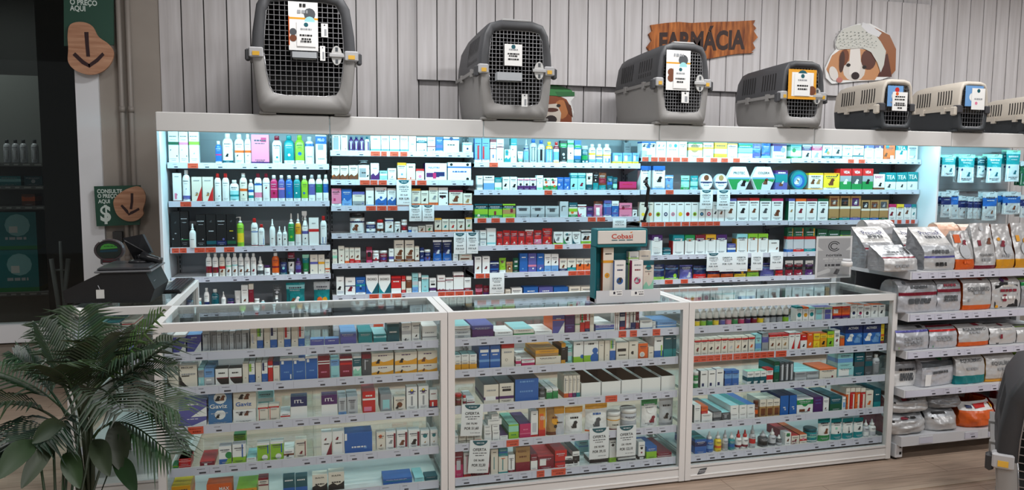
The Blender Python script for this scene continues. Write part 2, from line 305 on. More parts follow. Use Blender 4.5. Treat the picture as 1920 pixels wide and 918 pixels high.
for b in range(6):
    x0 = BX[b]+(0.03 if b == 5 else 0); x1 = BX[b+1] if b < 5 else 6.15
    bay = empty('shelving_bay', ((x0+x1)/2, SB, 0)); tag(bay, BAYL[b], 'shelving', 'wall shelving bays')
    m = MB(); m.box(x0, x1, SB, SB+0.02, 0.05, 1.845, lin((180, 184, 190)))
    for k in range(1, 14): m.box(x0, x1, SB-0.0012, SB, 0.05+k*0.14-0.0015, 0.05+k*0.14+0.0015, lin((170, 170, 176)))
    wobj(m, 'back_panel', SATIN, bay)
    for xx in ((x0+0.008, x1-0.022) if b < 5 else (x0+0.03,)):
        m = MB(); m.box(xx, xx+0.014, SB-0.028, SB, 0.0, 1.845, lin((150, 152, 158)))
        for k in range(50): m.box(xx+0.004, xx+0.010, SB-0.0285, SB-0.027, 0.2+k*0.032, 0.2+k*0.032+0.02, PAL['k'])
        wobj(m, 'slotted_upright', SATIN, bay)
    if b in (0, 4):
        m = MB(); xs = x0-0.024 if b == 0 else x1+0.004
        m.obox(xs, xs+0.02, 4.98, SB+0.02, 0.0, 1.80, lin((216, 220, 226)), 0.003); wobj(m, 'end_panel', SATIN, bay)
    if b < 5:
        for i, z in enumerate(BZ[b]):
            a, c = x0+(0.004), x1-0.006
            m = MB(); m.box(a, c, SY, SB-0.03, z-0.036, z-0.006, WHT); m.box(a, c, SB-0.03, SB-0.002, z-0.030, z-0.006, WHT)
            sh = wobj(m, 'shelf', SATIN, bay); SHELFTOP[('b%d' % (b+1), i+1)] = z-0.006
            price_strip(sh, a, c, SY, z, 0.037, TK.get((b, i), []), b*10+i)
            for xx in (a, c-0.004):
                m = MB(); m.face([(xx, SY+0.01, z-0.03), (xx, SB-0.003, z-0.09), (xx, SB-0.003, z-0.01), (xx, SY+0.01, z-0.01)], WHT)
                m.face([(xx+.003, SY+0.01, z-0.01), (xx+.003, SB-0.003, z-0.01), (xx+.003, SB-0.003, z-0.09), (xx+.003, SY+0.01, z-0.03)], WHT); wobj(m, 'shelf_bracket', SATIN, sh)
    # canopy with a lit tube behind its front
    f0, f1 = FX[b], FX[b+1]
    if b == 0: f0 = -0.868
    m = MB(); m.obox(f0+0.0015, f1-0.0015, 4.87, 4.89, 1.752, 1.866, lin((214, 213, 211)), 0.005); m.box(f0+0.001, f1-0.001, 4.89, SB+0.02, 1.848, 1.862, lin((206, 206, 206)))
    cn = wobj(m, 'canopy', SATIN, bay)
    m = MB(); m.tube([(f0+0.05, 4.935, 1.815), (f1-0.05, 4.935, 1.815)], 0.013, PAL['w'], 8); wobj(m, 'light_tube', LEDM, cn)
    area('canopy_light', ((f0+f1)/2, 4.95, 1.79), f1-f0-0.1, 0.03, LED_W*(f1-f0), LED_COL, (math.radians(18), 0, 0))
# ------------------------------------------------------------------ glass counters
GY0, GY1 = 3.235, 3.69
CABX = [(-0.614, 0.580), (0.583, 1.758), (1.761, 2.972)]
CZ = [0.776, 0.632, 0.466, 0.291, 0.131]
CT = {(0, 2): tk('H2', [(312, 440)], 3.25), (1, 0): tk('K', [(522, 592), (630, 695), (848, 918)], 3.25), (1, 2): tk('K2', [(337, 433)], 3.25), (1, 3): tk('J2', [(490, 592)], 3.25),
      (1, 4): tk('J2', [(745, 808), (868, 985)], 3.25), (2, 1): tk('L', [(110, 180), (182, 248), (252, 318), (322, 383), (392, 442), (446, 497), (508, 572), (576, 640), (645, 702), (708, 762), (766, 828), (832, 897), (915, 1015)], 3.25)}
CABL = ['left glass counter of white frame, nearest the palm, tall blue boxes inside', 'middle glass counter in white frame with four offer cards hanging in it', 'right glass counter in white frame, beside the bagged kibble rack']
def counter(x0, x1, y0, y1, zs, label, tickets=None, group='white framed glass counters', H=0.9, front='y'):
    c = empty('glass_counter', ((x0+x1)/2, (y0+y1)/2, 0)); tag(c, label, 'counter', group)
    F = lin((222, 221, 219)); p = 0.030; t = 0.034
    m = MB()
    for xa in (x0, x1-p):
        for ya in (y0, y1-p): m.box(xa, xa+p, ya, ya+p, 0.012, H-t, F)
    for ya in (y0, y1-p):
        m.box(x0, x1, ya, ya+p, H-t, H, F); m.box(x0+p, x1-p, ya+0.004, ya+p-0.004, 0.012, 0.085, F)
    for xa in (x0, x1-p):
        m.box(xa, xa+p, y0+p, y1-p, H-t, H, F); m.box(xa+0.004, xa+p-0.004, y0+p, y1-p, 0.012, 0.085, F)
    m.box(x0+p, x1-p, y0+0.001, y0+0.006, 0.030, 0.036, lin((244, 244, 242))); m.box(x0+p, x1-p, y0+0.002, y0+0.004, 0.0725, 0.0745, lin((120, 118, 116)))
    m.box(x0+p, x1-p, y0+p, y1-p, 0.07, 0.078, F)
    wobj(m, 'frame', SATIN, c)
    m = MB(); m.box(x0+p, x1-p, y0+p, y1-p, H-0.008, H-0.002, F); wobj(m, 'top_glass', GLASS, c)
    m = MB(); m.box(x0+p, x1-p, y0+0.008, y0+0.012, 0.085, H-t, F); wobj(m, 'front_glass', GLASS, c)
    for xa in (x0+0.012, x1-0.016):
        m = MB(); m.box(xa, xa+0.004, y0+p, y1-p, 0.085, H-t, F); wobj(m, 'side_glass', GLASS, c)
    xm = (x0+x1)/2
    for k, (xa, xb) in enumerate(((x0+p, xm+0.03), (xm-0.03, x1-p))):
        m = MB(); m.box(xa, xb, y1-0.012-0.008*k, y1-0.008-0.008*k, 0.085, H-t, F); wobj(m, 'sliding_glass', GLASS, c)
    for i, z in enumerate(zs):
        m = MB(); m.box(x0+p+0.004, x1-p-0.004, y0+0.032, y1-0.04, z-0.016, z-0.009, F)
        s = wobj(m, 'glass_shelf', GLASS if i < len(zs)-1 else SATIN, c)
        price_strip(s, x0+p+0.006, x1-p-0.006, y0+0.03, z, 0.037, (tickets or {}).get(i, []), int(x0*100)+i*7)
        for xa in (x0+p-0.002, x1-p-0.004):
            m = MB(); m.box(xa, xa+0.006, y0+0.05, y1-0.05, z-0.03, z-0.0165, F); wobj(m, 'shelf_support', SATIN, s)
    return c
for k, (a, b) in enumerate(CABX):
    counter(a, b, GY0, GY1, CZ, CABL[k], {i: CT[(k, i)] for i in range(5) if (k, i) in CT})
    for i, z in enumerate(CZ): SHELFTOP[('c%d' % (k+1), i+1)] = z-0.009
counter(-1.062, -0.617, 3.694, 4.575, [0.80, 0.66, 0.46, 0.26], 'glass counter set end-on to the wall, carrying the black till')
for i, z in enumerate((0.80, 0.66, 0.46, 0.26)): SHELFTOP[('r', i+1)] = z-0.009
m = MB(); bx, bz = onY(1317, 883, GY0); m.prism([(bx-0.026, bz-0.014), (bx+0.012, bz-0.010), (bx+0.026, bz+0.016), (bx-0.012, bz+0.012)], GY0+0.0005, GY0+0.0035, PAL['G'])
sf = flat(GY0+0.0005, bx-0.026, bz-0.012, 0.05, 0.026); pseudo(m, sf, 0.2, 0.85, 0.62, 0.16, PAL['q'], 0.0006, random.Random(2)); pseudo(m, sf, 0.15, 0.75, 0.32, 0.12, PAL['q'], 0.0006, random.Random(3))
tag(m.obj('maker_plate', CARD), 'small dark slanted badge on the foot of the right glass counter', 'badge')
# ------------------------------------------------------------------ low rack of kibble bags
RX0, RX1, RYF, RYB = 3.005, 4.40, 3.2, 3.80
RZ = [1.018, 0.797, 0.598, 0.39, 0.136]
rk = empty('pet_food_rack', (3.7, 3.5, 0)); tag(rk, 'low white shop rack stacked with bags of pet food', 'rack')
m = MB(); m.box(RX0, RX1, RYB, RYB+0.02, 0.05, 0.99, lin((120, 120, 124))); wobj(m, 'back_panel', SATIN, rk)
for xx in (RX0-0.003, RX1-0.026):
    m = MB(); m.box(xx-0.002, xx+0.028, RYB-0.04, RYB+0.0, 0, 1.0, WHT); m.obox(xx-0.002, xx+0.045, RYF+0.03, RYB, 0.012, 0.088, WHT, 0.004)
    m.lathe([(0.016, 0), (0.016, 0.012)], PAL['k'], xx+0.015, RYF+0.06, 10)
    for k, zz in enumerate((0.03, 0.066)): m.box(xx+0.022, xx+0.034, RYF+0.0285, RYF+0.0305, zz, zz+0.014, PAL['k'])
    wobj(m, 'foot', SATIN, rk)
for i, z in enumerate(RZ):
    h = 0.042 if i < 4 else 0.052; rs = wobj((lambda q: (q.box(RX0, RX1, RYF, RYB-0.002, z-h, z, WHT), q)[1])(MB()), 'shelf', SATIN, rk); SHELFTOP[('k', i+1)] = z
    if i < 4: price_strip(rs, RX0+0.01, RX1, RYF, z-0.001, h-0.003, [], 300+i)
    else:
        for xt in (3.12, 3.42, 3.58): price_strip(rs, xt, xt+0.085, RYF, z-0.008, 0.036, [], int(xt*50), 'price_holder')
# ------------------------------------------------------------------ products
ITEMS = []
NOUN = dict(B='box', K='bottle', S='spray bottle', U='pump bottle', Z='trigger bottle', C='dropper bottle', D='ear-drop bottle', T='tube', J='jar', P='pouch', H='hexagonal box', R='round tin', O='open cardboard tray', X='hanging pack')
NAME = dict(K='shampoo_bottle', S='spray_bottle', U='pump_bottle', Z='trigger_bottle', C='dropper_bottle', D='ear_drop_bottle', T='cream_tube', J='tablet_jar', P='treat_pouch', H='hexagonal_box', R='collar_tin', O='cardboard_tray', X='hanging_pack')
BAYNAME = dict(b1='leftmost wall bay', b2='second wall bay', b3='third wall bay', b4='fourth wall bay', b5='fifth wall bay', c1='left glass counter', c2='middle glass counter', c3='right glass counter', r='till counter')
ORD = ['top', 'second', 'third', 'fourth', 'fifth', 'sixth', 'seventh']
NTH = ['first', 'second', 'third', 'fourth', 'fifth', 'sixth', 'seventh', 'eighth', 'ninth', 'tenth', 'eleventh', 'twelfth', 'thirteenth', 'fourteenth', 'fifteenth', 'sixteenth']
def dk(c): return (c[0]*.299+c[1]*.587+c[2]*.114) < 0.22
def contrast(c): return PAL['q'] if dk(c) else lin((70, 70, 84))
def decals(mb, surf, toks, base, asp, rng, auto=True, bands=True):
    """asp = width / height; toks as described at each row: Cabcd a band of colour C from .ab to .cd of the height, *Cuvr disc, @Cuv dog, /C corner, #Cxxyyzzww panel, _Cvvww line of print"""
    off = 0.0004; seen = False; vt = 0.86
    for t in toks:
        k = t[0]
        if k in '=+!^|?': continue
        if t.startswith('cap:'): continue
        if t.startswith('TXT:'):
            _, s, c, u, v, wd, hh = t.split(':'); mb.text(s.replace('~', ' '), surf, float(u), float(v), float(wd), float(hh), PAL[c], off+0.0006); seen = True
        elif k == '*': disc(mb, surf, int(t[2:4])/100, int(t[4:6])/100, int(t[6:8])/100*min(1, 1/asp), int(t[6:8])/100*min(1, asp), PAL[t[1]], off)
        elif k == '@':
            s = int(t[6:8])/100 if len(t) > 6 else 0.42
            dog(mb, surf, int(t[2:4])/100, int(t[4:6])/100, s*min(1, 1/asp), s*min(1, asp), PAL[t[1]], off)
        elif k == '/': mb.face([surf(0.42, 0.0, off), surf(1, 0.0, off), surf(1, 0.62, off)], PAL[t[1]])
        elif k == '\\': mb.face([surf(0.0, 0.0, off), surf(0.62, 0.0, off), surf(0.36, 0.10, off), surf(0.15, 0.28, off), surf(0, 0.6, off)], PAL[t[1]])
        elif k == '~': mb.face([surf(0, 0, off), surf(1, 0, off), surf(1, .5, off), surf(.8, .36, off), surf(.55, .28, off), surf(.3, .42, off), surf(0, .3, off)], PAL[t[1]])
        elif k == '#': quad(mb, surf, int(t[2:4])/100, int(t[4:6])/100, int(t[6:8])/100, int(t[8:10])/100, PAL[t[1]], off)
        elif k == '_':
            v = int(t[2:4])/100; wd = int(t[4:6])/100; pseudo(mb, surf, 0.5-wd/2, 0.5+wd/2, v, 0.07*min(1.0, asp*1.6), PAL[t[1]], off+.0003, rng); seen = True
        elif k in PAL and len(t) == 5 and t[1:].isdigit() and bands:
            quad(mb, surf, 0.0, int(t[1:3])/100, 1.0, 1.0 if t[3:] == '99' else int(t[3:])/100, PAL[k], off)
        off += 0.00025
    if auto and not seen:
        def under(v):
            c = base
            for t in toks:
                if t[0] in PAL and len(t) == 5 and t[1:].isdigit() and int(t[1:3])/100 <= v <= (1 if t[3:] == '99' else int(t[3:])/100): c = PAL[t[0]]
            return contrast(c)
        for v, h, wd in ((0.80, 0.055, 0.68), (0.70, 0.026, 0.5), (0.14, 0.02, 0.6), (0.09, 0.02, 0.4)):
            pseudo(mb, surf, 0.5-wd/2+rng.uniform(-.08, .02), 0.5+wd/2, v, h*min(1.0, asp*1.7), under(v), off+.0003, rng, 0.025)
def make_box(w, d, h, base, toks, rng):
    mb = MB(); bc = PAL[base]; side = bc; top = bc
    for t in toks:
        if t[0] == '|': side = PAL[t[1]]
        if t[0] == '^': top = PAL[t[1]]
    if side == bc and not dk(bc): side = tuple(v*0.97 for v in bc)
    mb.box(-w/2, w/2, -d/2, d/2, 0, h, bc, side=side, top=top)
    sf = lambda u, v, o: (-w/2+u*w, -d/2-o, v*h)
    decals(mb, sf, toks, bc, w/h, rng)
    for t in toks:                       # bands run round onto the sides
        if t[0] in PAL and len(t) == 5 and t[1:].isdigit():
            a = int(t[1:3])/100*h; b = (h if t[3:] == '99' else int(t[3:])/100*h)
            for xx in (-w/2-0.0003, w/2+0.0003): mb.face([(xx, -d/2, a), (xx, d/2, a), (xx, d/2, b), (xx, -d/2, b)], PAL[t[0]])
            if t[3:] == '99': mb.face([(-w/2, -d/2, h+.0003), (w/2, -d/2, h+.0003), (w/2, d/2, h+.0003), (-w/2, d/2, h+.0003)], PAL[t[0]])
    # flap seam on top
    mb.face([(-w/2, d/2*0.2, h+0.0005), (w/2, d/2*0.2, h+0.0005), (w/2, d/2*0.2+0.001, h+0.0005), (-w/2, d/2*0.2+0.001, h+0.0005)], tuple(v*0.6 for v in top))
    return [('', mb, CARD)]
def bandcol(toks, v, base):
    c = base
    for t in toks:
        if t[0] in PAL and len(t) == 5 and t[1:].isdigit() and int(t[1:3])/100 <= v <= (1.0 if t[3:] == '99' else int(t[3:])/100): c = PAL[t[0]]
    return c
PROF = dict(K=([(.88, 0), (1, .03), (1, .70), (.93, .76), (.70, .82), (.46, .845)], [(.50, .845), (.50, .98), (.44, 1)]),
    S=([(.9, 0), (1, .03), (1, .60), (.85, .68), (.42, .74)], [(.44, .74), (.44, .80), (.26, .82), (.26, .95), (.16, 1)]),
    C=([(.92, 0), (1, .04), (1, .50), (.9, .57), (.5, .62)], [(.58, .62), (.58, .76), (.36, .78), (.14, 1)]),
    D=([(.95, 0), (1, .03), (1, .32), (.9, .38)], [(.86, .40), (.90, .44), (.90, .72), (.5, .80), (.42, 1)]),
    J=([(.96, 0), (1, .03), (1, .74), (.92, .78)], [(1.02, .78), (1.02, .97), (.96, 1)]),
    U=([(.92, 0), (1, .03), (1, .70), (.8, .76), (.42, .78)], [(.5, .78), (.5, .84), (.2, .85), (.2, .94)]),
    Z=([(.92, 0), (1, .03), (1, .52), (.62, .66), (.34, .74)], [(.4, .74), (.4, .80), (.3, .81)]))
def make_lathe(ty, w, d, h, base, toks, rng):
    bc = PAL[base]; R = w/2; ratio = min(1.0, d/w) if ty in 'K' else 1.0; cc = PAL['w']
    for t in toks:
        if t.startswith('cap:'): cc = PAL[t[4]]
    body, cap = PROF[ty]; H = body[-1][1]
    pts = [(r, z) for r, z in body]; cuts = set()
    vs = lambda v: v*H*0.97
    for t in toks:
        if t[0] in PAL and len(t) == 5 and t[1:].isdigit():
            for q in (t[1:3], t[3:]): cuts.add(H*0.97*(1.0 if q == '99' else int(q)/100))
    def rad(z):
        for (r0, z0), (r1, z1) in zip(body, body[1:]):
            if z0 <= z <= z1: return r0+(r1-r0)*(z-z0)/max(1e-6, z1-z0)
        return body[-1][0]
    zz = sorted(set([z for _, z in body] + [c for c in cuts if 0.01 < c < H-0.01]))
    prof = [(rad(z)*R, z*h) for z in zz]
    mb = MB(); mb.lathe(prof, bc, n=16, ry=ratio, cf=lambda i: bandcol(toks, (zz[i]+zz[min(i+1, len(zz)-1)])/2/(H*0.97), bc))
    def sf(u, v, o):
        z = vs(v); r = rad(z)*R; x = (u-0.5)*w*0.92; x = max(-r*.97, min(r*.97, x))
        return (x, -math.sqrt(max(1e-9, r*r-x*x))*ratio-o-0.0006, z*h)
    decals(mb, sf, toks, bc, w/(H*h), rng, bands=False)
    cm = MB(); cm.lathe([(r*R, z*h) for r, z in cap], cc, n=14, ry=(ratio if ty == 'K' else 1))
    if ty == 'U':
        cm.tube([(0, 0, .93*h), (0, 0, .985*h)], .26*R, cc, 8); cm.tube([(0.15*R, 0, .975*h), (-1.0*R, 0, .965*h), (-1.15*R, 0, .94*h)], .14*R, cc, 6)
    if ty == 'Z':
        cm.box(-0.95*R, .55*R, -.28*R, .28*R, .87*h, 1.0*h, cc); cm.box(-.3*R, .3*R, -.25*R, .25*R, .80*h, .88*h, cc); cm.tube([(-.45*R, 0, .88*h), (-.85*R, 0, .80*h), (-.75*R, 0, .72*h)], .1*R, cc, 6)
    return [('body', mb, PLAS), (dict(J='lid', U='pump', Z='trigger_head', S='spray_cap').get(ty, 'cap'), cm, PLAS)]
def make_tube(w, d, h, base, toks, rng):
    bc = PAL[base]; cc = bc
    for t in toks:
        if t.startswith('cap:'): cc = PAL[t[4]]
    rings = []; N = 14
    zz = sorted(set([0.14, 0.3, 0.5, 0.7, 0.9, 1.0] + [0.14+0.86*(1.0 if q == '99' else int(q)/100) for t in toks if t[0] in PAL and len(t) == 5 and t[1:].isdigit() for q in (t[1:3], t[3:])]))
    def half(z): k = (z-0.14)/0.86; return w*(0.40+0.10*k), max(0.0016, w*0.36*(1-k))
    for z in zz:
        a, b = half(z); rings.append([(a*math.cos(2*PI*j/N), b*math.sin(2*PI*j/N), z*h) for j in range(N)])
    mb = MB(); mb.loft(rings, bc, True, True, True, lambda i, j: bandcol(toks, ((zz[i]+zz[min(i+1, len(zz)-1)])/2-0.14)/0.86, bc))
    def sf(u, v, o):
        z = 0.14+0.86*v; a, b = half(z); x = (u-.5)*2*a*0.9; return (x, -b*math.sqrt(max(0, 1-(x/a)**2))-o-0.0008, z*h)
    decals(mb, sf, toks, bc, w/(0.86*h), rng, bands=False)
    cm = MB(); cm.lathe([(w*.30, 0), (w*.32, 0.01*h), (w*.32, .14*h)], cc, n=14)
    return [('tube_body', mb, PLAS), ('cap', cm, PLAS)]
def make_pouch(w, d, h, base, toks, rng, lean=0.0):
    bc = PAL[base]; NU, zz = 8, sorted(set([0, .06, .15, .3, .45, .6, .75, .88, .95, 1.0] + [(1.0 if q == '99' else int(q)/100) for t in toks if t[0] in PAL and len(t) == 5 and t[1:].isdigit() for q in (t[1:3], t[3:])]))
    ph = rng.uniform(0, 6)
    def th(u, v):
        e = 1-abs(2*u-1)**3; b = (1-v)**0.8*0.75+0.25*math.sin(PI*min(1, v*1.05)); b = 0.0 if v > 0.94 else b
        return max(0.0008, d/2*e*max(b, 0.0)+0.0012*math.sin(9*v+ph+5*u)*(1 if v < .9 else 0))
    wd = lambda v: w*(0.97+0.03*math.cos(PI*2*v))
    mb = MB()
    for s in (-1, 1):
        n0 = len(mb.v)
        rings = [[((u/NU-.5)*wd(v)*(-s if s > 0 else 1), s*th(u/NU, v)+lean*v*h, v*h) for u in range(NU+1)] for v in zz]
        mb.loft(rings, bc, False, False, True, lambda i, j: bandcol(toks, (zz[i]+zz[min(i+1, len(zz)-1)])/2, bc))
    sf = lambda u, v, o: ((u-.5)*wd(v)*0.94, -th(0.03+u*0.94, v)+lean*v*h-o-0.0012, v*h)
    decals(mb, sf, toks, bc, w/h, rng, bands=False)
    return [('', mb, FILM)]
def make_hex(w, d, h, base, toks, rng):
    mb = MB(); bc = PAL[base]; P = [(-.28*w, 0), (.28*w, 0), (.5*w, .5*h), (.28*w, h), (-.28*w, h), (-.5*w, .5*h)]
    mb.prism(P, -d/2, d/2, bc)
    q = lambda pts, c, o: mb.face([(x*w, -d/2-o, z*h) for x, z in pts], c)
    q([(-.27, .02), (.27, .02), (.49, .5), (-.49, .5)], PAL['e'], .0005); q([(-.10, .02), (.27, .02), (.42, .34), (.1, .44), (-.05, .3)], PAL['q'], .001)
    mb.face([(-.49*w, -d/2-.0012, .48*h), (.49*w, -d/2-.0012, .48*h), (.485*w, -d/2-.0012, .55*h), (-.485*w, -d/2-.0012, .55*h)], PAL['i'])
    sf = lambda u, v, o: (-w/2+u*w, -d/2-o-.001, v*h)
    decals(mb, sf, toks, bc, w/h, rng); return [('', mb, CARD)]
def make_round(w, d, h, base, toks, rng):
    mb = MB(); bc = PAL[base]; R = h/2; sx = w/h; N = 28; rim = PAL['q']
    for t in toks:
        if t.startswith('cap:'): rim = PAL[t[4]]
    def ring(r, y): return [(r*sx*math.cos(2*PI*j/N), y, R+r*math.sin(2*PI*j/N)) for j in range(N)]
    mb.loft([ring(R*.96, d/2), ring(R, d/2-.002), ring(R, -d/2+.003), ring(R*.96, -d/2), ring(R*.90, -d/2), ring(R*.89, -d/2+.0015)], rim, True, True, False, lambda i, j: rim if i < 4 else bc)
    sf = lambda u, v, o: ((u-.5)*w, -d/2+.0015-o, v*h)
    r_ = R*.89; mb.face([(r_*sx*math.cos(-2*PI*j/N), -d/2+.0013, R+r_*math.sin(-2*PI*j/N)) for j in range(N)][::-1], bc)
    decals(mb, sf, toks, bc, w/h, rng, auto=False); return [('', mb, CARD)]
def make_tray(w, d, h, base, toks, rng):
    mb = MB(); o = PAL['w']; br = lin((74, 48, 30)); t = 0.003
    mb.box(-w/2, w/2, -d/2, d/2, 0, 0.003, br)
    for x0, x1, y0, y1 in ((-w/2, w/2, -d/2, -d/2+t), (-w/2, w/2, d/2-t, d/2), (-w/2, -w/2+t, -d/2+t, d/2-t), (w/2-t, w/2, -d/2+t, d/2-t)): mb.box(x0, x1, y0, y1, 0.003, h, o)
    for x0, x1, y0, y1 in ((-w/2+t, w/2-t, -d/2+t, -d/2+t+.001), (-w/2+t, w/2-t, d/2-t-.001, d/2-t), (-w/2+t, -w/2+t+.001, -d/2+t, d/2-t), (w/2-t-.001, w/2-t, -d/2+t, d/2-t)): mb.box(x0, x1, y0, y1, 0.003, h-.002, br)
    return [('', mb, CARD)]
def assemble(name, loc, parts, rz=0.0):
    if len(parts) == 1 and not parts[0][0]:
        o = parts[0][1].obj(name, parts[0][2]); o.location = loc; o.rotation_euler = (0, 0, rz); return o
    r = empty(name, loc, rz)
    for pn, mb, mt in parts: mb.obj(pn, mt, r)
    return r
def look(ty, base, toks, h, w):
    noun = NOUN[ty]
    if ty == 'B' and h < w*0.55: noun = 'flat box'
    acc = []
    for t in toks:
        a = None
        if t.startswith('cap:'): a = CNAME[t[4]]+' '+dict(J='lid', R='rim').get(ty, 'cap')
        elif t.startswith('TXT:'): a = None
        elif t[0] == '*': a = CNAME[t[1]]+' roundel'
        elif t[0] == '@': a = CNAME[t[1]]+' dog'
        elif t[0] == '/': a = CNAME[t[1]]+' corner'
        elif t[0] in '\\~': a = CNAME[t[1]]+' wave'
        elif t[0] == '#': a = CNAME[t[1]]+' panel'
        elif t[0] in PAL and len(t) == 5 and t[1:].isdigit(): a = CNAME[t[0]]+(' top' if t[3:] == '99' else ' base' if t[1:3] == '00' else ' band')
        if a and a not in acc: acc.append(a)
    s = CNAME[base]+' '+noun
    if acc: s += ' with '+acc[0]
    if len(acc) > 1 and len((s+' and '+acc[1]).split()) <= 8: s += ' and '+acc[1]
    return s
def items(shelf, crop, text, Yf=None, depth=None):
    """one shelf's goods, each «x0 x1 top kind colour marks»: x and top read off an enlarged crop of the photo, set on the shelf at its real distance"""
    z0s = SHELFTOP[shelf]; gnd = shelf[0]
    if Yf is None: Yf = SY+0.014 if gnd[0] == 'b' else GY0+0.045 if gnd[0] == 'c' else 3.3
    for n, ln in enumerate(text.strip().split(';')):
        tk_ = ln.split()
        if not tk_: continue
        x0, x1, yt = float(tk_[0]), float(tk_[1]), float(tk_[2]); ty, base, toks = tk_[3], tk_[4], tk_[5:]
        rng = random.Random((hash((shelf[0], shelf[1])) if False else sum(map(ord, shelf[0]))*1000+shelf[1]*100)+int(x0))
        Y = Yf; dd = None; zb = z0s
        for t in toks:
            if t[0] == '+': Y += float(t[1:])/100
            if t[0] == '=': dd = float(t[1:])/100
        pxa, pyt = cp(crop, x0, yt); pxb, _ = cp(crop, x1, yt); xm = (pxa+pxb)/2
        yb_guess = pyt+(x1-x0)/CROP[crop][2]
        xa = onY(pxa, yb_guess, Y)[0]; xb = onY(pxb, yb_guess, Y)[0]; zt = onY(xm, pyt, Y)[1]
        for t in toks:
            if t[0] == '!':
                zb = onY(xm, cp(crop, x0, float(t[1:]))[1], Y)[1]; best = None
                for it in ITEMS:
                    if it['shelf'] == shelf and it['x0'] < (xa+xb)/2 < it['x1'] and abs(it['zt']-zb) < 0.035 and (best is None or abs(it['zt']-zb) < abs(best-zb)): best = it['zt']
                if best is not None: zb = best+0.0006
        up_ = SHELFTOP.get((shelf[0], shelf[1]-1)); cap_ = (up_-(.034 if gnd[0] == 'b' else .009)) if up_ is not None else (1.842 if gnd[0] == 'b' else .885 if gnd[0] == 'c' else .88)
        zt = min(zt, cap_)
        if gnd[0] in 'bc':
            lo_, hi_ = (BX[int(gnd[1])-1]+.008, BX[int(gnd[1])]-.010) if gnd[0] == 'b' else (CABX[int(gnd[1])-1][0]+.038, CABX[int(gnd[1])-1][1]-.038)
            xa, xb = max(xa, lo_), min(xb, hi_)
            if xb-xa < 0.012: continue
        w = (xb-xa)*0.972; h = max(0.02, zt-zb)
        mx = 0.27 if gnd[0] == 'b' else 0.34
        d = dd or depth or {'B': min(max(w*0.75, 0.045), 0.13), 'K': w*0.72, 'P': min(0.05, w*0.45), 'H': .035, 'R': .035, 'O': .30, 'X': .02}.get(ty, w)
        if ty in 'SCDJUZT': d = w
        f = {'B': make_box, 'T': make_tube, 'P': make_pouch, 'H': make_hex, 'R': make_round, 'O': make_tray}.get(ty)
        parts = f(w, d, h, base, toks, rng) if f else make_lathe(ty, w, d, h, base, toks, rng)
        nm = NAME.get(ty) or ('medicine_box' if gnd[0] == 'c' else 'flea_treatment_box' if gnd in ('b4', 'b5') else 'product_box')
        rz = rng.uniform(-1, 1)*0.012 if ty in 'BP' and w > 0.03 else 0
        o = assemble(nm, ((xa+xb)/2, Y+d/2+0.002, zb+0.0004), parts, rz)
        ITEMS.append(dict(o=o, shelf=shelf, x0=xa, x1=xb, zt=zb+h, zb=zb, look=look(ty, base, toks, h, w), up=any(t[0] == '!' for t in toks), back=Y > Yf+.04))
def finish_labels():
    by = {}
    for it in ITEMS: by.setdefault((it['shelf'], it['look']), []).append(it)
    for (sh, lk), v in by.items():
        v.sort(key=lambda i: (i['x0'], i['zb']))
        where = '%s shelf of %s' % (ORD[sh[1]-1], BAYNAME[sh[0]])
        for i, it in enumerate(v):
            o = it['o']; o['category'] = lk.split(' with ')[0].split()[-1]; o['group'] = 'goods on the '+where
            o['label'] = (lk+' on '+where) if len(v) == 1 else '%s %s on %s' % (NTH[i]+'-from-left', lk, where)
# ---- leftmost wall bay
items(('b1', 1), 'A', '''135 239 70 B w E5564 @k204014 *k822207;243 335 70 B w p5563 @g304014 *k822207;345 446 70 B w l5565 @g503016;
610 676 185 K b w0012 P4552 cap:w;681 790 108 K w @k453535 T0514 /T;803 903 115 K w o4656 @k303520;906 975 115 K w o4656 @k503520;
977 1160 120 B p #w1006480 #P55758590 V0008;1185 1288 132 K w cap:R #t82109080 *t503012;1305 1414 128 K t w0017 *w504014 cap:t;1418 1516 125 K l w0017 *b504522 cap:l;1520 1615 140 K w b8092 _g3560 cap:q;1628 1740 125 B w b7096 TXT:PELO:w:.5:.84:.6:.09 #g20507068 _g2060''')
items(('b1', 2), 'A', '''180 268 510 B w R0005 *R402512 #p45102030 _g8850;275 355 478 K w v1024 cap:w @v505014;372 476 548 B W /r _g8560 *g503512 @N503030;482 592 548 B W /r _g8560 *g503512 @N503030;
600 670 512 K w cap:r @k702520;678 752 512 K w cap:r;756 852 580 K w c1062 t3040 cap:w;856 935 510 K W o4556 n0004 cap:w *k503010;945 1000 575 K w b5266 t2035 cap:w;
1005 1084 512 K w cap:R p1840 b7078;1090 1165 512 K w cap:R @R506030 b7880;1169 1244 530 K P w0016 p5560 cap:w *R504016;1248 1318 530 K v w0016 p5563 cap:w;1322 1399 532 K b w0016 cap:w *t504016;
1403 1478 532 K t w0016 cap:w *w404012;1482 1552 535 K l w0016 cap:w *b404018;1556 1626 525 K w v3080 cap:q;1630 1700 525 K w e4080 cap:w;1704 1772 525 K w b4080 cap:w''')
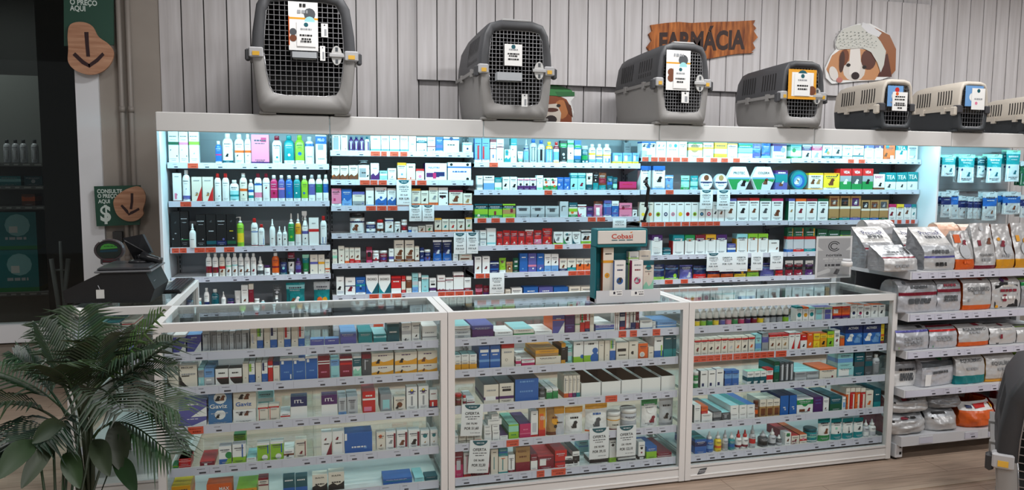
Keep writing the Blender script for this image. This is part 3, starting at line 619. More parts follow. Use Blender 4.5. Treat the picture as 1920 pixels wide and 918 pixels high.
items(('b1', 3), 'A2', '''152 240 32 B k _q4020 *q202508 @G507024;243 322 32 B k e2224 @G507024 *q202508;324 390 150 S w _g5060 +-3;394 486 62 B k @G508024 *q702508;490 585 62 B k @G508024 T1020 _q5050;588 684 62 B k B0820 *v702512 @G508024;688 775 62 B k *q702808 @G508024 E1020 _y5040;
780 850 80 U l y2060 cap:w *y504522;918 986 97 K w R0408 cap:r b6266;990 1050 155 K w R0408 cap:r #b80109095;1095 1152 105 S w _k4040;1168 1217 175 S w *k505016;1221 1268 175 S w *k505016;
1272 1336 52 S w e2096 *l504022;1340 1400 52 S w Y5098 #o10603095;1405 1470 30 Z w v4860 @k503024;1475 1570 92 B w r5060 _g8040;1583 1645 75 K w cap:r B0407 #b30359010''')
items(('b1', 4), 'A2', '''485 543 432 K w R2055 @n503055 cap:w;548 606 432 K w R2050 @n503055 cap:w;612 670 432 K W r4055 @n503055 cap:w;675 731 432 K w m5058 @n503055 cap:w;735 791 432 K w c5562 @n503055 cap:w;795 850 432 K w @n503055 cap:w g5058;855 910 432 K w @n503055 cap:w k2024;915 970 432 K w @R503050 cap:w;
976 1040 465 C w G1045 cap:w;1046 1106 550 J w cap:V _V4060;1118 1190 428 K o w0012 R4050 cap:w;1196 1266 482 J B *c505520 T0020 cap:k;1270 1340 425 T w R7099 k5068 @k503540 cap:w;1345 1400 480 K V w0014 v4070 cap:v;
1410 1480 447 T m e0050 t5080 cap:w;1486 1560 447 B W v5264 _g8040 *g302010;1564 1625 447 B W Y5264 _g8040 *g302010;1629 1688 492 B W o3040 #r10158018''')
items(('b1', 5), 'A2', '''345 390 862 K c w3060 cap:w;400 446 862 J c w2060 cap:w;468 520 765 K w B2050 cap:w;536 614 778 K T w0540 c1020 cap:w;632 680 800 S w;692 758 868 J w V5099 cap:B;762 824 792 T w cap:w _g5050;828 894 738 B w @n504040 n0008;898 944 728 B W R3080 n0020;
950 1002 868 J w cap:w;1010 1060 884 K c cap:w;1125 1215 738 P G #w10102530 #w30406058 *q507016 *w503014;1255 1440 716 P t c7590 #T10101560 @n353030 @w603530;1520 1698 706 P t s6899 *o353018 *Y703016''')
# ---- second wall bay
items(('b2', 1), 'B', '''75 160 78 B w #g10108085 _k9060;166 240 78 B w #g10101580 *R701508 _k9060;252 304 92 K V #q30206080 cap:B;308 362 92 K V #q30206080 cap:B;366 420 92 K V #q30206080 cap:B;424 476 92 K w #V60109080 cap:T;
486 596 85 B w i0017 _t8040;600 688 85 B w i0017;692 800 85 B w i0017 _t8040;805 893 85 B w i0017;897 976 88 B w *R708506 _t5040;981 1094 102 B w T6276 |T *G751507;1100 1185 98 B w R3642 *k751808;1190 1266 98 B b w0012 v3050;1270 1440 98 B w b8090 _k5050 *B509012;1482 1585 155 B w *B504012 c8090''')
items(('b2', 2), 'B', '''70 156 405 B W Y0028 ~n *o153010;160 250 405 B W Y0028 ~n |e;254 352 400 B W Y0028 ~n |e;355 474 398 B w #g08207080 _k5040 @k853020;360 470 345 J k =7 !398 cap:G;488 578 378 B w ~V _g7050;585 668 458 B c w5070 +1;674 764 432 B w @g503024 R0004;
778 872 372 B W Y8599 o0014 *i503512;875 970 382 B W o0008 _k8050 #r40105020;976 1064 438 B w r8099 *p503520;1074 1310 378 B w #V05206545 #B40259050 #P35455012 |V TXT:NUTRI:b:.4:.75:.5:.1;1316 1572 370 B w b7078 *k158808 *k858808 *k851008 _b5060''')
items(('b2', 3), 'B', '''64 172 650 B p w0014 #P20304045 *R708506;176 286 655 B b w0014 #w20203045 ~i;292 425 685 B W g0035 v8099 *v851806;436 522 642 B w #g10101525 i0408 _k5040;536 662 638 B w ~b *b504512 #r75858292;668 760 650 B w ~b *b504512;
800 905 690 B W o0020 @n504040;928 1026 652 B W o0014 Y8899 @g504050;1030 1110 672 B W o0014 @k504040;1114 1214 638 B W o0018 @g604545 |n;1218 1320 640 B w #k10457858 #R30405046 _k7080 *k851507;1332 1480 668 B W o0014 @n504545 R8899;1484 1584 702 B W o0014 @N504045''')
items(('b2', 4), 'B2', '''250 405 52 J w B7079 @n354045 #T65106540 cap:k;415 516 142 J B w2055 #k30405048 cap:w;524 592 118 J w n2045 @k503040 cap:r;606 690 104 B w @n654540 k0008 B8090 T0008;700 766 138 J w @k503545 cap:w;772 834 118 J w R2580 *r404520 cap:w;842 872 190 B b w5099;876 938 192 B w _g5050 *q503020;
944 1014 182 B W o0020 @n504540;1020 1090 170 B W o0020 @e504540;1108 1177 102 B W o0018 @k504540 Y8899;1182 1250 112 B W o0018 @t504540;1256 1330 112 B W o0018 @r504540;1336 1412 112 B W o0018 @n504540;1422 1500 97 B W o0018 @e504540 |n Y9099''')
items(('b2', 5), 'B2', '''70 120 422 B W m4060;132 193 386 B W *R504512 *n502010 _k8060;198 240 402 B W o0018 @n504540;245 294 402 B W r0030 @n504545;298 356 402 B W r0022 @n504550 |r;416 474 395 B R p6580 #k20408070 P0020;478 548 432 J w R2040 *r504516 cap:w;552 632 432 J R V3060 *v504520 cap:w;645 694 412 B w v2545 _k8060 n0008;
698 796 326 B W @n604560 n0014 #n10308012 N0005;806 900 326 B W @n604560 n0014 #n10308012 N0005;908 950 388 B W @n604060 n0012;960 998 402 B B w7078 @q504040 b0020;1002 1070 422 J B v2050 cap:w *n504516;1092 1182 322 P B w9098 b0038 @q604545 *v303510;1190 1284 322 P B w9098 b0038 @q604545 *v303510;1296 1346 462 B w _g5050;1356 1490 465 B W n0008 _o8060 #n10208040''')
items(('b2', 6), 'B2', '''112 190 698 B w @k404050 _g8040 #q10109024;203 305 706 B w @R503550 B5055 _g8040;308 408 702 B b w0012 t5060 *B503512 *c505010;412 536 680 B w \\b /T TXT:DOXICI:k:.5:.8:.75:.12;540 662 680 B w \\t /T TXT:DOXICI:k:.5:.8:.75:.12;
668 768 692 B r w0030 R8088 _w7060;772 812 690 B r W2070;820 874 692 B W n3080 *n604530;880 940 662 B c s4060 i0030;944 970 662 B w G6080 @g503030;976 1046 684 B c *g503512 w8090;1056 1122 710 B w V1032 #k20508562;
1136 1214 682 B w R0014 @R251518 @R701518 R6468 _R8260;1218 1296 706 B w R0014 @R501520 R8088;1300 1402 652 B w R0010 R7884 TXT:ISOTAB:k:.5:.82:.7:.09;1406 1476 706 B w R0024 *R201510;1492 1556 772 P R w3050''')
items(('b2', 7), 'I', '''80 240 340 B w k4060 +2;245 320 340 B W n2050 +2;820 900 330 B w r3060 +2;930 1010 330 B c +2''')
# ---- third wall bay
items(('b3', 1), 'C', '''50 118 100 B i #r40154568 w0012 |b #r45156572;122 194 100 B i #r08153068 w0012;200 258 108 B w R5862 R8899 #b40206035 *R506508;262 330 105 B w R6469 @k701518 @k301518;338 396 205 B w ~t #t10556096 |m;398 455 100 B w t7299 *k305510 *m602516;468 524 222 T w m0030 cap:w;
526 576 108 S g B8090 i2070 cap:q;582 656 104 K s #G20106580 cap:b;660 728 116 K s #k25156075 w7484 cap:b;736 806 130 K i #w20106090 o0006 Y8099 cap:y;810 866 132 K w Y0010 i2066 R8099 cap:r;872 934 120 B k e7088 *q504020 *q602514 w0008;
940 1000 118 B m w1870 e8090 *k504512 *R503508;1006 1070 120 B b w3562 e6880 T0020 @w504028;1078 1146 168 J T e3060 #w10103022 #w60109022 cap:s;1150 1216 152 K w y5567 i1028 cap:w;1221 1282 152 K w y4856 i1030 B4046 cap:w;1286 1366 152 K w y5058 #i20103034 #b60108034 cap:w;
1376 1464 238 B i y0024 #w15305080;1468 1556 238 B i y0024 #w15305080;1561 1626 238 B i y0024 #w15305080;1480 1546 140 B g c3040 =4 +13;1550 1630 140 B g *B505030 *g505018 =4 +13''')
items(('b3', 2), 'C', '''74 130 455 B w g2040 _k8060;136 240 455 B w i0050 R7073 _k8868;244 310 472 B w t6299 m0025;320 386 466 B w @k404045 T0004;390 458 466 B w @k603550 T0004;464 520 476 B w V0038 *k504822 p8090;524 576 476 B w V0038 *k504822 p8090;580 640 476 B w V0038 *k504822 p8090;
646 706 452 B w c6062 *i505010 m0020;710 774 476 B w *e308518 *o406520 e0038 *r503514;777 842 476 B w *e308518 *r406520 e0038 *o603518;846 903 470 B b *w254518 @i602530 w0004;907 964 470 B b *i254518 @w602530 w0004;970 1036 430 B c t7088 @k403045 w0004;1039 1112 430 B c t7088 @R503545 w0004;
1122 1184 430 P W T0035 *k407020 #G20508048;1188 1240 415 P k t0040 #w30505058;1244 1316 425 P n R4070 t0030;1322 1376 460 P T b4060 *k306516;1378 1420 470 P T m2050;1432 1598 512 B P |R _r7060 R0030''')
items(('b3', 3), 'C', '''46 180 726 B l T6599 k8090 e1028 *W302010;184 316 726 B l T6599 k8090 #R40205550 e0022;320 442 726 B l N3060 k8090 T7080 #R60408070;448 584 746 B s #G20607585 #w10108022 g0034;588 722 746 B s #G30607085 #w10108022 g0034 @k502020;727 858 746 B s #G30507080 #w10108022 g0034;
866 948 702 B s _k7040 #G30402070 |g;954 1034 712 B W T7099 *o403518 e0020 l4060;1038 1120 732 B w \\P R8090 @P352520;1122 1188 752 B V B5060 #v10107030;1196 1284 700 P p n8099 #w20106060;1290 1360 690 B v i6080 #b10203060 w0010;1364 1430 696 B b w7099 @i504050 v2030;1434 1556 716 B p P5562 *R306512;1562 1604 782 B w @k504050''')
items(('b3', 4), 'C2', '''62 106 172 B s w2030;110 172 172 B w g4050 #q10308020;178 270 152 B w c1020 _g6050;280 340 182 P r R5060 @w351520;345 416 172 P r R6070 @W502024;421 492 176 P r R6068 *W502012;497 566 180 P r @W502526 R6068;570 656 166 P r R5864 *n502510 w9099;660 738 172 P r @W303025 p1040 R7076;746 846 152 P r @W402024 R5260 *o704012;
856 950 186 B w \\k @g454540 l0014;955 1040 186 B w \\e @k454545 *t408014;1044 1128 186 B w \\T *k455520 *w455514;1134 1236 170 B w l0022 @k354540 @n654540 k8092''')
items(('b3', 5), 'C2', '''54 124 440 B w @n503540 _k8858 |V;132 208 436 B w @R503540 _k8858 |V;212 298 486 B B b3040 w8090;305 374 452 P l *n457520 w0020;378 442 490 P N *n454530 *W504015;446 502 450 P E #w20408048 #w20708076 k1020;510 592 406 B b v0008 _w8050 *i402010;597 680 406 B v *w602010 _w8050 p3040;685 757 406 B b v2040 _w8050 @w502030;762 828 412 B w i0035 @k605530;832 904 412 B w i0035 @k605530 b0006;
914 990 458 B W B0022 @n504040 |p;994 1080 458 B W t0030 @k504030;1085 1158 458 B W o0055 @k505040;1162 1238 458 B W o0055 @n505040;1242 1276 455 B W o0055 @k506040''')
items(('b3', 6), 'C2', '''0 60 770 B R w2050;64 138 722 P R p6080 @k502020;144 204 732 P R V2060;208 352 776 B W t3050;366 418 770 B W k2040;430 536 756 B w @k404030;550 698 746 B b _w7050 v2040;703 848 746 B v _w7050 |V b3050;853 1000 746 B b _w6050 v2040;1010 1124 742 B W @k304030 R0014;1130 1274 742 B W @k604040 @n304030''')
# ---- fourth wall bay
items(('b4', 1), 'D', '''68 200 130 B w @b507535 b9099 @k157520 @k857520;204 300 130 B w @t307520 @g757520 _c5060;304 420 130 B w *g307514 *t757514 _c5060;424 500 130 B w @g557018;513 648 140 B W *N456530 e9399 Y5070;656 755 140 B W y6070 Y8690;764 884 140 B y w3060 Y8088;889 984 148 B w Y9299 @k308510;
990 1128 146 B t m4070 w0035 e8090;1134 1220 152 P v b4060 i6070;1224 1312 146 P b v3040 c0020;1318 1452 150 B w #v05507085 V8599 *g756018 _g2060''')
items(('b4', 2), 'D', '''46 156 362 B w b8299 @k554545;176 292 362 B w b8299 @k554545 i0010;300 378 450 P i *g303020 w8090 #v50603070;450 534 455 P m t6070 e0020;540 616 455 P t m3060 c0020;622 750 436 R w *n507520 B4452 _B4550 _g3040;764 890 438 R w *N507520 B4452 _B4550 _g3040;
882 1108 370 H w TXT:PROTEC:T:.5:.74:.5:.11 @k703026;1116 1342 370 H w TXT:COLEIRA:k:.5:.74:.5:.1 @n603826''')
items(('b4', 3), 'D', '''36 112 710 B W *y504026 _k9060 Y0006;117 182 710 B W *o504026 _k9060;188 264 710 B w *l504028 *n504015 _k9060;267 332 710 B w *B504028 *q504015 _k9060;336 402 710 B w *p504028 *g504015 _k9060;406 474 710 B w *y504028 _k9060;478 542 710 B w *r504028 *R504015 _k9060;545 610 710 B w *l504028 *n504014 _k9060;614 676 710 B w *T504028 *i504014 _k9060;680 744 710 B w *P504028 *q504014 _k9060;
750 800 705 B w @k504550;804 860 705 B w @n504550 _k8060;866 974 672 B w v8899 @n504640;978 1094 668 B w R8899 @k504640 |E;1098 1192 668 B w r8899 @n504640;1198 1306 672 B w E8899 @G504640 |T;1310 1420 672 B w P8899 @n503650''')
items(('b5', 3), 'E', '''122 206 672 B w v8899 @N504640 |E;216 314 674 B w o8899 @R504640;318 420 674 B w R8899 @n504640;425 526 674 B w E8899 @G504640 |t;
536 632 650 B N #n10508092 E0010 W4858 @W507535;640 736 650 B N #k10608092 t0012 W4858 @n507535;742 838 650 B N #V10608092 v0012 W4858 @w507538;844 925 690 B N #k10608092 t0012 W4858 @w507538;930 1012 690 B N #n10608092 b0012 W4858 @g507535;1016 1102 688 B N #G10608092 E0012 W4858 @q507535;
1106 1176 728 B w P8099 @R404048 |p;1180 1249 728 B w y7599 @n404048;1254 1320 728 B w v8299 @n405048;1324 1382 728 B w t7599 @t504048''')
items(('b5', 1), 'E', '''145 268 160 B m w2058 t8899 *e306018 e0014;278 364 162 B w V6090 @k603040 q8899;368 465 160 B w P6090 @g503040 q8899;472 560 165 B w T0024 @t406040 *N604518;564 656 165 B w T0024 @k605540;662 758 168 B w @t604018 T2024 W6080;762 864 168 B w T2030 @k604018;
872 964 165 B W v7899 *g308810;968 1052 165 B W V7899 *q608810;1056 1164 162 B o *t308816 @n203530 #w60059030;1170 1280 162 B w t6599 TXT:TEA:w:.5:.80:.7:.22 @t505030;1284 1382 165 B w #s20308090 @g702520''')
items(('b4', 2), 'D', '''1345 1478 405 B v @n503540 t4080 _w8860 V8899 @W604020''')
items(('b5', 2), 'E', '''160 330 402 R t *b504534 *i454525 @w404530 cap:T;335 474 430 B W y8899 @n305030 Y0010 @N705030;480 632 430 B y Y8899 @n504840 w0014 *k858805;640 748 388 B g r6799 e0040 @W504040 TXT:VIDA:w:.55:.84:.55:.13;752 850 388 B G r6799 e0030 @W504040 TXT:VIDA:w:.5:.84:.55:.13;854 956 388 B g r6799 e0040 @k504040 TXT:VIDA:w:.5:.84:.55:.13;
960 1066 440 B w n0016 @k603530 TXT:BABY:P:.45:.82:.75:.16;1070 1173 425 B w t4899 TXT:TEA:w:.5:.74:.8:.24 @G402530 c0006;1177 1279 425 B w t4899 TXT:TEA:w:.5:.74:.8:.24 @k552524;1283 1384 420 B w t4899 TXT:TEA:w:.5:.74:.8:.24 @g402524''')
items(('b4', 4), 'D2', '''165 266 206 B w V7499 @k357524 #w20406090;278 346 330 B T c2030 g6070;366 474 206 B w t7099 @w757522 |r #k25102660;480 576 206 B w e7499 @o507524 |n #k25102660;580 676 206 B w R7499 @V407524 #k25102660;680 778 202 B w Y7499 @k457524 #k25102660;783 882 204 B w V7499 @q507524 #k25102660;888 966 290 B v b0060 w4060;
976 1079 196 B w c7699 @q607524 |Y #k25102660;1084 1178 194 B w l7699 @o607524 #k25102660 |Y;1183 1276 194 B w l7699 @n407524 #k25102660 |Y;1280 1382 256 B w @n803520 _k7850''')
items(('b4', 5), 'D2', '''185 296 490 P B l0020 i6070;302 432 496 P B *l702516 l0008 i7080;440 566 496 P v B7090 @q703040;572 702 500 P B r0034 i7080;708 832 510 P B o0035 R5060;837 960 510 P B o0035 R5060;966 1080 485 P B y0026 *Y604014;1086 1206 482 P B l0035 Y4060;1214 1350 476 P v i6070 B8090;1354 1440 492 P r V5099 R2030''')
items(('b5', 4), 'E2', '''140 244 132 B q E6399 #Y80659095 r5263 b0012 *k409012;248 348 132 B q E6399 #o80659095 r5263 r0012 @R408014;352 456 132 B q E6399 #Y80659095 r5263 t0014 *k509012;470 570 150 B q E6399 r5263 b0014;574 684 160 B q E5599 r4455 k6570 t0014;690 800 165 B q E5599 r4455 l7080 b0014;806 918 165 B c E5599 r4455 t0014 *o606512''')
items(('b5', 5), 'E2', '''166 250 452 P R w7599 k4060 @w601518;262 346 452 P R w7599 k4060 @w601518;368 444 452 P V w7599 k4060 @w601518;470 560 470 P R w7599;575 680 470 P B w7599;690 790 470 P v w6080''')
items(('b4', 6), 'D2', '''480 640 700 B w r2050;800 960 700 B c w4060;1000 1150 690 B w i3050''')
# ---- left glass counter
items(('c1', 1), 'H', '''108 216 448 B s #G10708074 k6064 _k5060 =12;226 350 452 B v w9099 /w _q8540 ^i =14;360 496 448 B v /w _q8540 ^i =14;508 578 405 B s *k307508 #g60109080 =20;584 640 410 B g #k20203080 =20;644 704 410 B s #G70109090 *k706006 =20;708 762 412 B g #k60307080 =20;766 822 412 B s #G70109090 *k304006 =20;826 880 405 B g #k60407080 =20;884 952 400 B s #G60109085 =20;
966 1026 380 B W _k3020 #q50301570 =18;1028 1086 380 B w b0042 #l05604599 #e45606599 =18;1096 1152 372 B W _k3020 =18;1154 1220 372 B w b0042 #B10604599 =18;1226 1286 372 B W _k3020 =18;1288 1350 372 B w b0042 #r10504599 =18;1358 1422 365 B W _k3020 =18;1424 1482 365 B w b0042 #r10504599 =18''')
items(('c1', 1), 'I', '''112 246 488 B v ^i;250 388 482 B v ^i _w7050;400 554 420 B v i8899 =16;574 706 420 B t =16 ^t;716 842 440 B t c6080 ^c =16;846 964 318 B T q8894 _w5060 =12;984 1076 335 B w q4060 @k401520 ^q =16;1080 1170 325 B w @k503024 #T85109590 ^w =12;1184 1346 362 B w g2230 _g5560 =16''')
items(('c1', 2), 'H', '''120 280 742 B W \\k TXT:PROLAR:k:.45:.9:.7:.07 _g6080 #k10505554;290 460 738 B W \\k TXT:PROLAR:k:.45:.9:.7:.07 _g6080 #k10505554;466 522 765 B c g5090 #w20203040 =14;526 624 768 B s i5099 #w20307040 =14;632 756 762 B k w4595 R4045 \\w _k7050;760 886 758 B k w4595 R4045 \\w _k7050;
892 946 722 B W _k3020 =16;950 1008 722 B w b0045 #l05604599 =16;1016 1070 712 B W _k3020 =16;1074 1130 712 B w b0045 #B10604599 =16;1134 1180 698 B r w7080 =16;1184 1244 700 B W B8099 =16;1250 1370 672 B b w9099 #w10753088 #w80109030 _i4040;1374 1488 668 B b w9099 #w10753088 _i4040''')
items(('c1', 2), 'I', '''0 62 655 B b w8290 _i4040;66 180 650 B b w9099 #w10753088 _i4040;184 298 646 B R w7478 w6468 _p3050 |r;306 386 664 B c i6090 #w30203040;394 514 650 B R w8088 r6070 _p3050 |r;520 600 650 B w T5090 @k502024 ~m;604 692 632 B G R8099 #q30304075 _q7040;
698 912 742 B W ~Y @k303530 _V8040 =14;918 1134 732 B W ~Y @k303530 _V8040 =14;1138 1350 722 B W ~Y @n303530 _V8040 =14;698 912 622 B W ~Y @k303535 _V8040 !742 =13;918 1134 612 B W ~Y @k303535 _V8040 !732 =13;1138 1350 600 B W ~Y @n303535 _V8040 !722 =13''')
items(('c1', 3), 'H2', '''246 482 318 B v /w _w8040 =14;490 690 262 B a *w507036 @k406030 =15;696 888 252 B w @k357030 @n607036 =15;246 482 188 B v /w _w8040 !318 =13;490 690 116 B a *w507034 @k406830 @n607030 !262 TXT:Gaviz:w:.42:.25:.75:.24 =14;696 888 112 B W @k357530 @n607534 !252 TXT:Gaviz:b:.45:.32:.7:.24 =14;
898 984 225 B W r8090 #r10051590;988 1076 214 B W r8090 #r10051590;1084 1166 284 B w r4060 =10;1170 1308 146 B w B5599 TXT:ITL:w:.5:.78:.55:.15;900 1030 100 B c =8 +18 w4060''')
items(('c1', 3), 'I2', '''188 322 132 B w V5599 TXT:ITL:w:.5:.78:.55:.15;328 396 158 B s #g30307080 i0020 =12;400 490 148 B s #g30307080 @g504040 =12;530 638 104 B r _w8050 w6068 #p10107030 =14;676 772 130 B g #c20158070 _q2040 |G =12;788 886 152 B W *n504524 @k303030 |B;
892 984 68 B w *v508020 *y508612 #g42205860 |B;990 1076 60 B w *V508020 *y508612 #g42205860 |B;1084 1174 92 B w r0046 #w30105035 B0012 _R8060''')
items(('c1', 4), 'H2', '''135 192 722 B r R4048;196 240 726 B e l4060 |e;246 346 738 B r w4046 =9;246 346 702 B r w4046 !738 =9;246 346 666 B r w4046 !702 =9;420 545 722 B R |r ^r #w30205060 =14;576 682 558 B w b0030 /l *e805030 ^q;688 800 542 B w l0034 #b70308099 ^q;700 800 455 B e =6 +18 l5090;
808 890 690 B w ^c =12;892 998 532 B l *w602024 #b80409096 w8899;1004 1112 518 B l *w602024 #b80409096 w8899;1114 1200 588 B w n4060 @k404030 ^w =10;1210 1304 502 B W \\W #R82109090 @R503030''')
items(('c1', 4), 'I2', '''188 276 442 B w @R407024 /R *R701506 _k5050;280 378 434 B w @R407028 #R88059090 _k5050;382 614 446 B b #w00650899 _w3050 #i70208032;618 640 440 B R;644 718 446 B W *o458020 @n503024;722 806 438 B w #R78109890 @g504540;812 902 428 B w #R78109890 @n503550;908 1004 424 B w #R78109890 @k503550;1010 1084 430 B w *t507026 @N503020;1090 1170 424 B w *t507026 @N503020''')
items(('c1', 5), 'H2', '''140 346 890 B Y o3060 ^y =14;476 690 868 B o r0050 TXT:MAX:w:.7:.72:.4:.2 ^o;722 896 906 B Y l3060 ^l =14;902 986 818 B W R8899 *n502012 R6066 |R;1106 1205 812 B T _w8070 b0040 |t;1208 1310 806 B T _w8070 b0040''')
items(('c1', 5), 'I2', '''112 240 792 B W ~k TXT:SULFA:k:.5:.82:.6:.08 _k4560;246 380 772 B W ~k TXT:SULFA:k:.5:.82:.6:.08 _k4560;700 945 822 B b t5060 =10 ^b;960 1040 826 B c =12;1045 1170 822 B T =6''')
# ---- middle glass counter
items(('c2', 1), 'J', '''62 220 405 B s w5060 #g20206040 =20 ^q;64 212 372 B w k2030 !405 =18 ^c;232 438 358 B V v7099 ^V =22 |V;446 622 415 B w ^w =14 g2030;628 822 392 B W e2040 ^c =18;830 998 412 B w =16 ^w;1000 1116 255 B v /w o7075 _q8040 |o =14;1120 1212 242 B V v4044 _v3050 p9093''')
items(('c2', 1), 'K', '''96 142 228 B W _g8040 e4044;146 188 228 B r w5060 #e20506099 *w308010;191 235 228 B r w5560 #w40558090 B0020;238 276 230 B W _k8040;284 466 345 B w v5590 b3050 |v ^w =20;470 520 222 B w #R20003099 #R60006899;524 572 215 B B w5070 #w30203099 r0020;576 626 215 B w #r00001599 #R70008599 B0012;629 674 215 B w B0040 #k40406099;678 708 220 B R w4050 #k30405070;
716 834 305 B w b1020 ^q =16;838 872 322 J w cap:w;876 1092 318 B i w4050 ^i =16''')
items(('c2', 2), 'J', '''64 126 705 B W Y0070 ^w =8;130 202 700 B W Y0070 |Y ^w =8;206 277 700 B W Y0070 |Y ^w =8;64 126 640 B w !705 ^c =8;130 202 632 B w !700 ^c =8;206 277 632 B w !700 ^c =8;296 396 548 B b i3040 #w10709082 _w6050 ^b =16;402 500 545 B b i3040 #w10709082 _w6050 ^b =16;510 634 512 B W r7599 *k403010 *W403008 _g6060 =16;
650 700 660 B w P3060 =16;704 830 680 B P w5090 ^w =18;836 1082 652 B W Y0014 |Y ^l =20;836 1060 592 B N Y5099 !652 ^q =18;1086 1128 528 B Y k2080 |n =14;1130 1190 540 B c s4060 #e85109590 =14''')
items(('c2', 2), 'K', '''0 68 538 B c s4060 #k02104090 =14;80 174 512 B w l0030 *b903020 _k8840 =16;178 318 508 B w l0034 *b782034 *b785520 _k8840 =16;322 372 506 B W _g8040 =16;380 426 500 B W _k3020 =16;428 482 498 B W b0050 #l10603599 #t40606099 =16;488 606 520 B W #k10508066 _k3060 ^W =14;
610 698 508 B W *k403818 _k8040 #W50306048 =14;702 792 528 B o *W403028 *q403016 ^W =16;796 846 562 B W _k5050 =12;852 936 464 B w b0035 *b402522 #l75109060 _k8050 =14;940 1026 458 B T _w8860 t0040 =14;1030 1116 456 B T _w8860 t0040 =14;640 846 440 B e G2050 ^e =5 +19''')
items(('c2', 3), 'J2', '''58 120 130 J n R4060 cap:r;124 152 140 J w cap:r R3060;156 222 165 B w R4055 ^w =14;298 422 48 B W V2236 _g7060 #w10408018 |g ^G =20;426 546 36 B W V2236 #k20608072 ^G =20;552 750 0 B b _i8860 _i4560 ^G |T =16;756 812 78 J G w0030 cap:G;816 864 85 B w e0070 |e =16;868 912 80 B w e0080 =16''')
items(('c2', 3), 'K', '''-10 32 838 B W #g20304090 o0022 =10;35 70 836 B W #g20304090 P0022 =10;73 106 834 B W #g20304090 V0022 =10;109 142 832 B W #g20304090 t0022 =10;150 340 905 O w;345 530 893 O w;535 726 876 O w;731 910 858 O w;915 1106 838 O w''')
items(('c2', 4), 'J2', '''56 86 470 B w =8;90 150 468 B W k3036 =8;155 214 468 B W k3036 =8;218 278 460 B W o3036 =8;100 276 405 B W g3040 !465 =7;300 362 438 B w =10;368 428 430 B w =10;300 360 388 B w !438 =9;366 426 382 B w !430 =9;330 446 335 B w !385 =8;360 420 296 B w !335 =8;432 498 468 B w |V ^V =18;502 586 378 B l m5090 _e3050 ^m |e =18;592 690 372 B P _p6040 p3034 ^V =18;686 746 268 B w r0010 _k8840 #q20208055;
752 810 240 B Y o2030 r0024 #o10307080 TXT:VERM:W:.5:.65:.7:.14;820 966 226 P N *Y505025 n0012 *k503010 _n6040''')
items(('c2', 4), 'K2', '''-88 0 235 P q Y7599 _k4560;4 156 240 P w Y7899 _k6050 @k503538;174 362 216 P w Y8299 _b6540 @G503538 o0006;362 474 282 J W Y7078 R0010 _k4050 cap:w;480 612 256 J q w5570 g5254 cap:w;640 776 172 P w e7699 *w506526 @R652840;786 950 152 P s _k7060 @k453538 @k802520 g0010''')
items(('c2', 5), 'J2', '''54 126 602 B R P0050 #q20307066;130 192 612 B w #p40205090 r0012 _k8850;196 345 640 B R p4060;356 416 584 B W _k8840 #t40205070;420 496 642 B W _o8840 #t40205090 t0010;420 496 578 B t b4060 !642 =5;500 554 630 B w R0015 #k40205080;560 680 562 B N R0038 TXT:REGENOL:n:.45:.82:.6:.08 _n6050;686 742 624 B w R6099 r0004 ^R =16;
746 880 640 B R #w10305080 ^r =18;884 984 592 B r R3040 ^r =16;990 1040 645 B w k3070 ^k =18;1043 1075 640 B w k3070 ^k =18''')
items(('c2', 5), 'K2', '''0 60 640 B w k3070 ^k =18;60 118 600 B w k3070 ^k =18;110 192 505 B c i5060 +14 =6;200 350 650 B w k2080 =8;366 424 486 B G w2090 *k507020 l0020;432 582 625 B G w3060 ^G;606 660 522 B w *R504014 *k506520 k0020 #w20058015;672 758 560 B l b6099 ^b =14;762 880 612 B R w3040 ^R |r =22;886 946 540 B w _k8050 ^E |E =18''')
# ---- right glass counter
_c = 'yleyvpePVRyVgGly'
items(('c3', 1), 'L', ';'.join('%d %d %d D %s %s1580 k8099 cap:w' % (122+i*61, 180+i*61, 182-i*2.6, 'k', 'yleyvpePVRyqggll'[i]) for i in range(15)))
items(('c3', 1), 'M', '''120 178 178 B w *t504534 t8899;184 236 182 B w *Y504534 o8899;241 296 184 B w *t505034 c8899;300 380 180 B q #c10108080 e8590 _g5060 ^v;384 464 178 B q #v10108080 l8590 _g5060 ^v;468 550 176 B r V0030 o3890 #w05506080 ^W;554 632 172 B r V0030 o3890 ^W;642 702 152 B w *B504024 *k504512 ^o;706 764 158 B w *P504024 *k504512 ^o #V10206024;768 830 168 B w *G504024 *k504512 ^o;
834 902 160 B w @g504540 ^o _B8850;906 1004 158 B w @k454540 ^o _B8850 #e88208899''')
items(('c3', 2), 'L', '''115 176 488 B W r8292 @R504045 @n503030;180 242 484 B W r8292 @n504045;246 306 480 B W r8292 @k504045;310 367 476 B W r8292 @R504045;373 432 470 B W r8292 @r504045;437 498 470 B W r8292 @q504045;503 562 466 B W r8292 @o504045;567 626 464 B W r8292 @k504045;632 692 458 B W r8292 @o504045 |g;698 756 446 B c i2050 *g506514;
762 822 432 B g v5080 |G;830 892 448 B W r8899 @n504045;896 950 444 B W r8899 @n504045;954 1014 440 B W r8899 @N504045''')
items(('c3', 2), 'M', '''52 104 426 B w /r _k7860 r9096;108 158 424 B w /r _k7860 r9096;162 222 444 B r w0060 @k502540 _w8850 ^o;226 280 428 B o @w503045 _W8850 ^o;285 346 434 B y Y5060 @Y503030 ^o;350 412 432 B Y @k503550 ^o y7090;416 480 412 B l @k503040 y6080 ^E |E;484 536 402 B w @R504045 #g20608075;540 580 458 B N o0080 ^W =6;
585 750 350 B B b0060 @w304038 @i753545 TXT:ACTIVEX:w:.45:.84:.6:.11 |B =12;753 926 346 B B b0060 @w304038 @i753545 TXT:ACTIVEX:w:.45:.84:.6:.11 =12;930 1006 342 B y R0018 *n503028 o4050 |y''')
